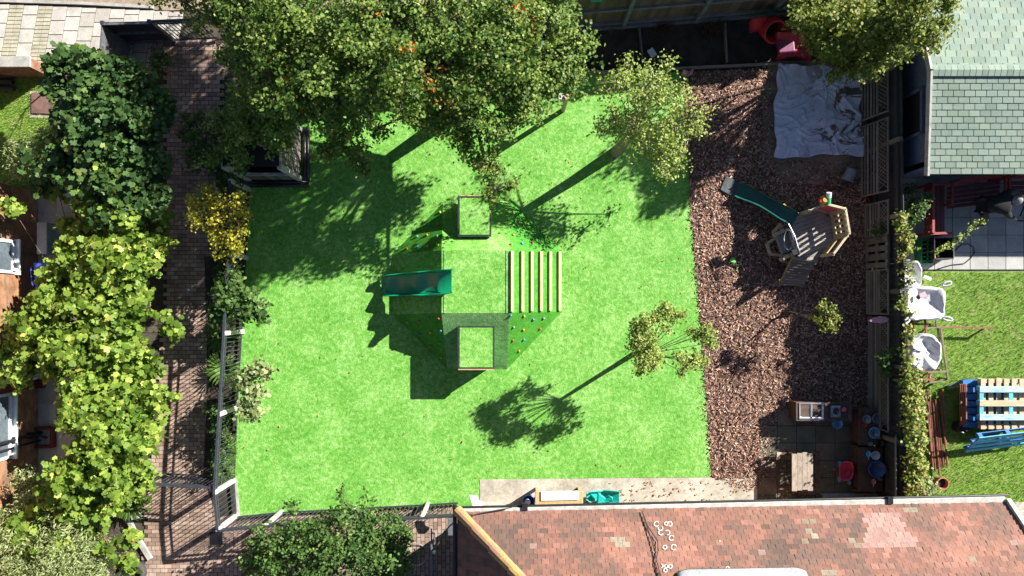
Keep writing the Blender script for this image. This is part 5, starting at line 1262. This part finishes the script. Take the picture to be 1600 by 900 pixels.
def leaves(name,cent,nrm_up,size,shape,rnd,m,parent,tilt=.9,jit=.35):
    n=len(cent); T_=np.array(LT[shape][0]); k=len(T_)
    x,y,nz=rand_basis(n,tilt,nrm_up); s=size*rng.uniform(1-jit,1+jit,n)
    v=cent[:,None,:]+(x[:,None,:]*T_[None,:,0:1]+y[:,None,:]*T_[None,:,1:2]+nz[:,None,:]*T_[None,:,2:3])*s[:,None,None]
    return arr_mesh(name,v.reshape(-1,3),k,rnd,m,parent)
def plant(name,label,cat,base,blobs,m,barkm,size,shape,per_twig=9,dens=34,twig=.22,trunk_r=.12,tilt=1.0,group=None,upb=.5,hot=None,shell=.55,flat=.75,forkf=.45,brf=.3,lfname='crown',clump=.5,branches=True,seedr=None):
    """blobs: (px,py,r_px,height,flatten?) image-scaled clumps of foliage at real heights"""
    t=thing(name,label,cat,base,group); base=Vector(base)
    C_=[];R_=[];ups=[]; bt=MB()
    B_=[]
    for bl_ in blobs:
        px,py,rp,h=bl_[:4]; k=(1-h/H)/S; c=P(px,py,h); r=rp*k; B_.append((c,r))
    cen=sum((c for c,r in B_),Vector())/len(B_)
    fork=base.lerp(Vector((cen.x,cen.y,cen.z)),forkf); fork.x=base.x+(cen.x-base.x)*.2; fork.y=base.y+(cen.y-base.y)*.2
    if branches and trunk_r>0: bt.tube([base,base.lerp(fork,.5)+Vector((random.uniform(-.05,.05),random.uniform(-.05,.05),0)),fork],[trunk_r*1.25,trunk_r,trunk_r*.8],10)
    for c,r in B_:
        vol=r*r; nt_=max(6,int(dens*vol*4*3.14))
        d=rng.normal(size=(nt_,3)); d/=np.linalg.norm(d,axis=1)[:,None]
        d[:,2]=np.where(rng.random(nt_)<upb,np.abs(d[:,2]),d[:,2])
        rr=r*(shell+(1-shell)*rng.random(nt_))*(1+.22*np.sin(5*np.arctan2(d[:,1],d[:,0])+c.x*3)+rng.normal(0,.07,nt_))
        off=d*rr[:,None]
        if r>.3:
            m_=max(3,nt_//10); ci=rng.integers(0,m_,nt_); cd=off[:m_][ci]
            off=cd+rng.normal(0,min(.17,r*.2),(nt_,3)); d=.5*d+.5*cd/np.maximum(np.linalg.norm(cd,axis=1)[:,None],1e-3)
        tp=np.array(c)[None,:]+off*np.array([1,1,flat])[None,:]
        tp[:,2]=np.maximum(tp[:,2],.12)
        if branches:
            if trunk_r>0:
                mid=fork.lerp(c,.5)+Vector((random.uniform(-.2,.2),random.uniform(-.2,.2),random.uniform(-.1,.25)))*r
                bt.tube([fork,mid,c],[trunk_r*brf,trunk_r*brf*.7,trunk_r*brf*.4],7)
            for i in range(0,nt_,max(1,nt_//14)):
                q=Vector(tp[i]); bt.tube([c,c.lerp(q,.55)+Vector((random.uniform(-.06,.06),)*3),q],[max(.012,trunk_r*.15),.009,.005],4)
        tc=rng.random(nt_)
        # leaves along each twig
        dl=d+rng.normal(0,.5,(nt_,3)); dl/=np.linalg.norm(dl,axis=1)[:,None]
        a_=rng.random((nt_,per_twig,1))
        pc=tp[:,None,:]+dl[:,None,:]*(a_-.3)*twig+rng.normal(0,twig*.22,(nt_,per_twig,3))
        C_.append(pc.reshape(-1,3)); ups.append(np.repeat(d*clump,per_twig,0))
        h_=np.repeat(tc,per_twig)*.55+rng.random(nt_*per_twig)**1.3*.45
        if hot:
            hf,thr=hot; hsel=np.repeat(hf(tp,rng)>thr,per_twig)&(rng.random(nt_*per_twig)<.6); h_=np.where(hsel,.89+.11*rng.random(len(h_)),h_*.87)
        R_.append(h_)
    cent=np.vstack(C_); 
    if branches: bt.build('trunk' if trunk_r>.05 else 'stems',barkm,t)
    leaves(lfname,cent,np.vstack(ups),size,shape,np.concatenate(R_),m,t,tilt)
    return t
def hotf(tp,rg_):
    x,y=tp[:,0],tp[:,1]
    return np.sin(x*1.9+1.1)*np.sin(y*2.3+.4)+.5*np.sin(x*4.1+y*3.3)+rg_.normal(0,.45,len(x))+.55*np.exp(-((x+1.6)**2+(y-6.3)**2)/3.0)
OAKL=[(335,5,45,4.0),(390,30,62,4.5),(375,95,42,3.8),(420,110,60,4.4),(365,190,32,2.7),(400,185,50,3.2),(355,235,34,2.4),(408,228,36,2.7),(450,150,52,3.6),(480,90,75,4.9),(460,20,75,4.9),(525,215,35,3.0),(530,160,55,3.9),(560,235,30,2.8),(555,60,70,5.1),(265,-12,35,3.6),(395,-60,80,4.6),(500,-90,95,5.0),(430,-150,80,4.5),(570,-170,90,4.6)]
OAKL=[(a,b_,c_,h_*.78) for a,b_,c_,h_ in OAKL]
plant('oak_tree','broad oak crown over the brick path and playhouse, left of two','tree',G(500,165),OAKL,M['oak'],M['bark'],.07,'lobed',13,24,.26,.17,tilt=1.0,hot=(hotf,1.9),group='oak trees over the lawn',clump=.8)
OAKR=[(610,30,60,5.0),(600,120,50,4.6),(640,90,60,5.1),(650,150,52,4.2),(695,165,45,3.6),(665,195,25,3.0),(700,30,60,4.9),(720,120,52,4.4),(745,190,42,3.3),(735,225,26,2.9),(760,265,27,2.5),(775,298,22,2.3),(770,60,66,4.8),(795,130,52,3.7),(800,185,22,3.0),(840,40,62,4.4),(850,110,52,3.3),(880,70,42,3.4),(830,155,32,2.8),(590,200,16,3.0),(575,140,42,4.5),(670,-70,85,4.8),(780,-60,80,4.6),(860,-30,55,4.2),(720,-150,80,4.4)]
OAKR=[(a,b_,c_,h_*.78) for a,b_,c_,h_ in OAKR]
plant('oak_tree','oak crown flecked with orange leaves over the top of the lawn, right of two','tree',G(735,165),OAKR,M['oak'],M['bark'],.07,'lobed',13,24,.26,.18,tilt=1.0,hot=(hotf,1.6),group='oak trees over the lawn',clump=.8)
plant('added_shade_tree','unseen tree added beyond the top fence to shade the brick path','tree',G(620,-110),[(600,-160,75,3.8),(680,-175,75,4.0),(600,-250,80,4.0),(690,-265,80,4.2),(640,-330,80,4.2),(560,-300,60,3.8)],M['oak'],M['bark'],.11,'oval',8,20,.3,.16)  # out-of-view tree, added so its shade falls on the brick path
plant('apple_tree','light green apple tree crown between lawn and mulch bed','tree',G(962,238),[(962,130,32,2.4),(1000,150,46,2.6),(1048,150,40,2.7),(995,195,44,2.0),(1050,200,44,2.1),(960,185,30,1.8),(1030,240,34,1.8),(1078,185,28,2.1),(980,103,17,2.1),(1012,112,16,2.2),(1045,108,16,2.2),(1070,235,24,1.7),(1040,275,16,1.2),(1062,262,13,1.0),(940,205,12,1.7),(1098,175,12,2.1)],M['apple'],M['barkpale'],.062,'oval',9,17,.32,.125,tilt=1.2,shell=.25,forkf=.8,brf=.18)
plant('small_tree','small sparse tree casting a long shadow near the lawn edge','tree',G(990,553),[(a_+random.uniform(-3,3),b_+random.uniform(-3,3),c_,d_) for a_,b_,c_,d_ in ((998,512,10,2.2),(1010,505,11,2.3),(1022,498,9,2.2),(1036,487,9,2.2),(1044,480,6,2.0),(1055,495,8,2.0),(1066,490,6,2.0),(1000,530,12,2.2),(1015,527,9,2.2),(990,540,8,2.1),(1008,550,10,2.1),(1022,548,9,2.0),(1002,565,9,2.1),(1018,570,10,2.0),(998,580,6,1.8),(1030,562,6,1.9),(1064,556,8,2.0),(1074,565,10,2.0),(1088,560,9,1.9),(1096,568,6,1.8),(1064,578,5,1.9),(1104,522,9,2.0),(1112,533,6,1.9),(1090,527,6,1.9),(1078,516,5,1.9),(1100,512,5,2.0),(1040,512,6,2.1))],M['apple'],M['bark'],.06,'oval',9,130,.2,.055,tilt=1.2,shell=.3,forkf=.62,brf=.2)
plant('lime_tree','yellow green tree crown overhanging the green shingle roof','tree',G(1330,55),[(1258,18,40,2.0),(1300,48,48,2.0),(1345,30,55,2.3),(1395,30,50,2.6),(1340,85,38,1.8),(1385,80,38,2.2),(1430,25,40,2.9),(1460,12,25,3.0),(1310,92,24,1.6),(1455,55,20,3.0),(1285,70,26,1.7),(1362,103,20,1.8),(1415,70,25,2.8),(1478,40,10,3.05)],M['ginkgo'],M['bark'],.08,'oval',9,30,.25,.12,tilt=1.1)
plant('yellow_bush','golden yellow small tree between brick path and railing','bush',G(372,362),[(312,315,24,1.7),(330,345,28,1.7),(360,335,32,1.9),(378,370,24,1.7),(350,370,26,1.6),(385,325,22,1.8),(365,392,16,1.3),(330,310,18,1.8)],M['yellowleaf'],M['stem'],.06,'oval',7,34,.2,.05,tilt=1.2)
plant('round_bush','glossy green bush over the paving below the railing','bush',G(530,830),[(420,850,38,1.3),(450,880,45,1.4),(470,825,35,1.5),(500,870,45,1.6),(530,835,42,1.6),(560,880,50,1.6),(590,835,38,1.5),(610,870,32,1.3),(620,830,22,1.3),(410,890,30,1.2),(600,905,40,1.3),(538,800,15,1.5)],M['shrub'],M['stem'],.075,'oval',9,34,.22,.06,tilt=1.1)
plant('tall_sprig','thin leafy sprig rising over the lower railing','sapling',G(560,790),[(533,783,5,1.6),(534,770,4,1.8),(536,760,4,1.9),(531,776,3,1.75)],M['shrub'],M['stem'],.06,'oval',4,60,.12,.012,tilt=1.2)
plant('sapling','small yellow green sapling growing in the mulch bed','sapling',G(1225,490),[(1285,483,9,1.25),(1296,482,7,1.3),(1279,493,7,1.2),(1300,490,7,1.2),(1288,505,9,1.15),(1300,508,9,1.1),(1308,500,5,1.1)],M['ginkgo'],M['stem'],.06,'oval',8,60,.14,.03,tilt=1.2)
# vine hedge and neighbours
VB=[]
for y in range(290,760,26):
    c=150+25*math.sin(y*.021)-10; 
    for dx in(-78,-42,-5,35,72):
        xx=c+dx+random.uniform(-8,8)
        if y<330 and dx<-60: continue
        if 345<y<492 and dx<-60: continue
        if 590<y and dx<-20: xx+=15; 
        if 590<y and dx<-60: continue
        if y>560 and dx>60: xx-=12
        if random.random()<.12: continue
        VB.append((xx,y+random.uniform(-8,8),30+random.uniform(-4,6),1.9-.35*abs(dx)/78+random.uniform(-.38,.22)))
VB+=[(30,505,16,1.7),(22,330,14,1.6),(60,480,22,1.7),(60,550,20,1.4),(235,480,22,1.6),(262,505,14,1.6),(280,520,9,1.6),(245,570,14,1.5),(250,625,18,1.6),(110,560,25,1.6)]
plant('vine_hedge','long thick grape vine hedge of pale green leaves between house and path','hedge',G(165,520),VB,M['vine'],M['stem'],.125,'vine',6,24,.24,.05,tilt=1.15,upb=.75,clump=.5,shell=.5,flat=.9)
plant('fig_tree','dark green fig and ivy thicket beside the top of the brick path','tree',G(175,200),[(110,110,30,1.9),(150,120,35,2.0),(200,130,38,2.1),(230,160,35,2.0),(140,170,40,2.1),(190,190,42,2.3),(235,210,32,1.9),(110,210,35,1.8),(150,230,40,2.2),(200,245,40,2.2),(240,260,28,1.9),(95,260,35,1.7),(150,280,38,2.1),(210,295,35,2.0),(95,150,22,1.7),(100,95,15,1.7),(60,270,25,1.5),(250,170,20,1.8),(235,310,30,1.8),(180,330,30,1.9)],M['fig'],M['stem'],.125,'vine',7,24,.28,.08,tilt=1.1,upb=.85,clump=.25,shell=.6,flat=.6)
plant('ivy_climber','yellow green climbing ivy at the pavement end of the fig thicket','climber',G(100,120),[(90,95,10,1.8),(85,110,12,1.8),(122,80,8,1.8),(130,92,8,1.8),(85,130,10,1.7),(75,140,7,1.6),(105,100,12,1.8)],M['vine'],M['stem'],.1,'vine',6,50,.15,.02,tilt=.8)
plant('low_shrub','small pale green shrub beside the black steel fence corner','shrub',G(250,100),[(248,95,12,.6),(255,88,10,.6),(243,105,9,.55),(262,98,8,.5)],M['shrub'],M['stem'],.05,'oval',8,60,.12,.02)
plant('grey_shrub','feathery grey green shrub in the bottom left corner','shrub',G(90,840),[(30,830,45,1.5),(80,870,50,1.6),(110,830,40,1.6),(20,885,45,1.4),(140,870,35,1.4),(60,790,28,1.4),(50,750,18,1.5),(120,900,40,1.3),(170,850,20,1.2)],M['olive_l'],M['stem'],.1,'narrow',16,38,.3,.06,tilt=1.4)
plant('grape_vine','bright yellow green vine sprawling over the bottom left shrub','climber',G(150,790),[(85,770,22,1.75),(120,755,20,1.6),(150,775,26,1.6),(130,800,22,1.7),(160,830,24,1.6),(190,850,20,1.5),(110,800,14,1.8),(60,800,12,1.8),(45,835,14,1.8),(95,845,14,1.8),(200,880,14,1.3),(30,820,12,1.8),(145,740,16,1.5),(170,740,18,1.4),(60,850,12,1.8),(110,885,10,1.7)],M['vine'],M['stem'],.14,'vine',5,26,.2,.02,tilt=.8,upb=.9)
plant('conifer_branch','dark feathery conifer at the edge of the front lawn','conifer',G(60,260),[(40,235,24,1.2),(65,245,24,1.4),(30,260,18,1.1),(70,215,16,1.2)],M['olive_l'],M['stem'],.08,'narrow',14,40,.25,.04,tilt=1.4)
g_='shrubs along the left railing'
plant('railing_shrub','broad leaved shrub growing through the upper bay of the left railing','shrub',G(378,468),[(355,460,20,1.2),(375,475,20,1.2),(395,480,18,1.1),(408,495,12,1.0),(350,485,14,1.0),(370,445,14,1.1),(340,480,12,.8),(345,505,12,.8)],M['shrub'],M['stem'],.11,'oval',6,40,.2,.03,group=g_)
plant('railing_shrub','pale leaved shrub leaning over the lawn from the lower railing','shrub',G(378,605),[(390,590,15,1.1),(405,575,12,1.1),(420,580,10,1.0),(395,615,15,1.0),(385,640,14,.9),(400,645,9,.9),(375,600,10,1.1)],M['olive_l'],M['stem'],.11,'oval',6,40,.2,.03,group=g_)
plant('railing_shrub','low dark shrub under the railing beside the path shadows','shrub',G(345,660),[(335,640,13,.6),(345,655,14,.6),(340,675,12,.6),(350,700,12,.5),(345,725,13,.5),(355,680,10,.6)],M['shrub'],M['stem'],.07,'oval',8,50,.18,.03,group=g_)
plant('railing_shrub','dark shrub at the yellow bush end of the left railing','shrub',G(372,430),[(350,420,12,.6),(365,425,10,.7),(350,440,12,.6)],M['shrub'],M['stem'],.07,'oval',8,50,.18,.03,group=g_)
plant('shade_shrub','dense dark shrub between the brick path and the playhouse','shrub',G(340,240),[(300,195,22,1.0),(320,220,24,1.1),(310,250,18,.9),(335,270,20,1.0),(355,285,16,.9),(365,255,18,1.1)],M['shrub'],M['stem'],.08,'oval',9,34,.2,.04)
def tuft(label,px,py,n,ln,m):
    t=thing('strappy_plant',label,'plant',G(px,py),'strappy plants in the left bed'); V3=[];r_=[]
    for i in range(n):
        th=random.uniform(0,2*math.pi); L_=ln*random.uniform(.6,1.1); d_=Vector((math.cos(th),math.sin(th),0)); s=Vector((-d_.y,d_.x,0))*.011
        o=G(px,py,.03); p1=o+d_*L_*.4+Vector((0,0,L_*.55)); p2=o+d_*L_*.8+Vector((0,0,L_*.62)); p3=o+d_*L_*1.05+Vector((0,0,L_*.45)); rv=random.random()
        for a,b_,w0,w1 in((o,p1,1,1),(p1,p2,1,.8),(p2,p3,.8,.1)): V3+=[a-s*w0,a+s*w0,b_+s*w1,b_-s*w1]; r_.append(rv)
    arr_mesh('blades',np.array([tuple(v) for v in V3]),4,np.array(r_),m,t)
tuft('strappy leaved plant fanning over the path beside the railing middle bay',355,575,160,.5,M['blade'])
tuft('strappy leaved plant in deep shade above the middle bay post',350,525,110,.5,M['blade'])
tuft('strappy leaved plant at the foot of the lower left railing',358,700,130,.4,M['blade'])
tuft('strappy leaved plant near the corner post of the gate',352,735,100,.35,M['blade'])
tuft('strappy green plant behind the barred gate by the vine hedge',212,782,170,.5,M['blade'])
# ivy on right fence
IV=[]
for y in range(335,775,13):
    d_=1.0 if y>560 else .62
    IV.append((1412+ (y-335)*.03+random.uniform(-5,5)+(6 if y>600 else 0),y,(7+random.uniform(0,4)+(5 if y>590 else 0))*d_+2,1.45+random.uniform(-.1,.08)))
IV+=[(1405,348,9,1.5),(1412,365,9,1.55),(1420,385,9,1.4),(1440,388,10,1.0),(1408,400,7,1.4)]
plant('fence_ivy','reddening ivy trailing along the top of the dark fence','climber',G(1368,560),[q for i_,q in enumerate(IV) if q[1]>585 or i_%4!=1],M['red_ivy'],M['stem'],.055,'vine',7,48,.16,.02,tilt=1.1,shell=.4)
plant('rose_spray','pale leafy rose spray arching over the patio','climber',G(1430,400),[(1475,388,5,1.1),(1485,382,5,1.1),(1495,373,5,1.1),(1505,366,5,1.1),(1515,360,5,1.1),(1525,350,4,1.1),(1532,346,3,1.1),(1465,392,5,1.1)],M['apple'],M['stem'],.055,'oval',6,90,.12,.012)
plant('corner_shrub','bright green shrub beside the red bench and ivy fence','shrub',G(1408,345),[(1440,322,11,1.2),(1430,332,11,1.2),(1422,318,10,1.0),(1448,312,8,1.2),(1425,340,8,1.0),(1418,300,10,.7)],M['shrub'],M['stem'],.07,'oval',7,60,.15,.03)
plant('fence_weeds','dull green weeds growing through the leaning trellis','weeds',G(1372,565),[(1380,560,9,1.1),(1390,570,9,1.1),(1378,576,8,1.0),(1395,552,7,1.2),(1388,582,7,1.1),(1366,352,7,.8),(1372,362,6,.8)],M['shrub'],M['stem'],.06,'vine',6,50,.16,.02)
plant('pale_shrub','pale silvery shrub at the lower end of the ivy fence','shrub',G(1440,760),[(1440,755,12,.5),(1452,762,11,.4),(1437,740,11,.6),(1445,770,10,.4)],M['olive_l'],M['stem'],.06,'oval',8,60,.15,.02)
for px,py,lab in((1035,45,'dry brown grass clump in the middle of the soil bed'),(1110,50,'pale dry grass clump in the soil bed near the thin edging board'),(955,38,'small dark weed clump in the soil bed at the foot of the board fence')):
    t=thing('dry_grass_clump',lab,'plant',G(px,py),'clumps in the soil bed'); pts_=np.array([(px+random.gauss(0,6),py+random.gauss(0,5)) for _ in range(240)])
    blades('blades',pts_,.3,.015,leafmat('dry_blades',[(0,(.08,.05,.035)),(1,(.2,.15,.1))]) if px>1000 else M['blade'],1.2,parent=t)
b=MB(); b.box(G(1018,84,.06),(.16,.22,.05),rz=.6); props(b.build('white_card',M['bag']),'small white card lying on the soil bed by the apple tree','litter')
b=MB(); b.grid(lambda u,v:G(1064+u*16,112+v*8+3*math.sin(u*4),.18+.06*math.sin(u*6+v*5)),8,6,thick=.04); props(b.build('pink_toy_bag',M['palepink'],smooth=True),'crumpled pink bag at the soil bed edge beside the apple tree','bag')
b=MB(); b.box(P(1020,531,2.0),(.22,.06,.04),rz=.2); props(b.build('bird_feeder',M['lblue']),'small pale blue feeder tube hanging in the small sparse tree','bird feeder')
spade('toy_trowel','lime green toy trowel lying on the mulch beside the play tower',1145,408,.05,M['lime'],.6,1.1)
for px,py,m,lab in((1310,391,'blue','small blue ball on the mulch beside the play tower'),(1292,290,'red','small red plastic toy on mulch beside the bucket')):
    b=MB(); b.lathe(G(px,py,.03),[(.02,0),(.05,.03),(.05,.05),(.02,.09)],10); props(b.build('toy_ball',M[m],smooth=True),lab,'toy')
b=MB(); b.lathe(G(296,453,.03),[(.03,0),(.04,.03),(.02,.06)],10); props(b.build('white_ball',M['white'],smooth=True),'small white ball on the shaded brick path','ball')
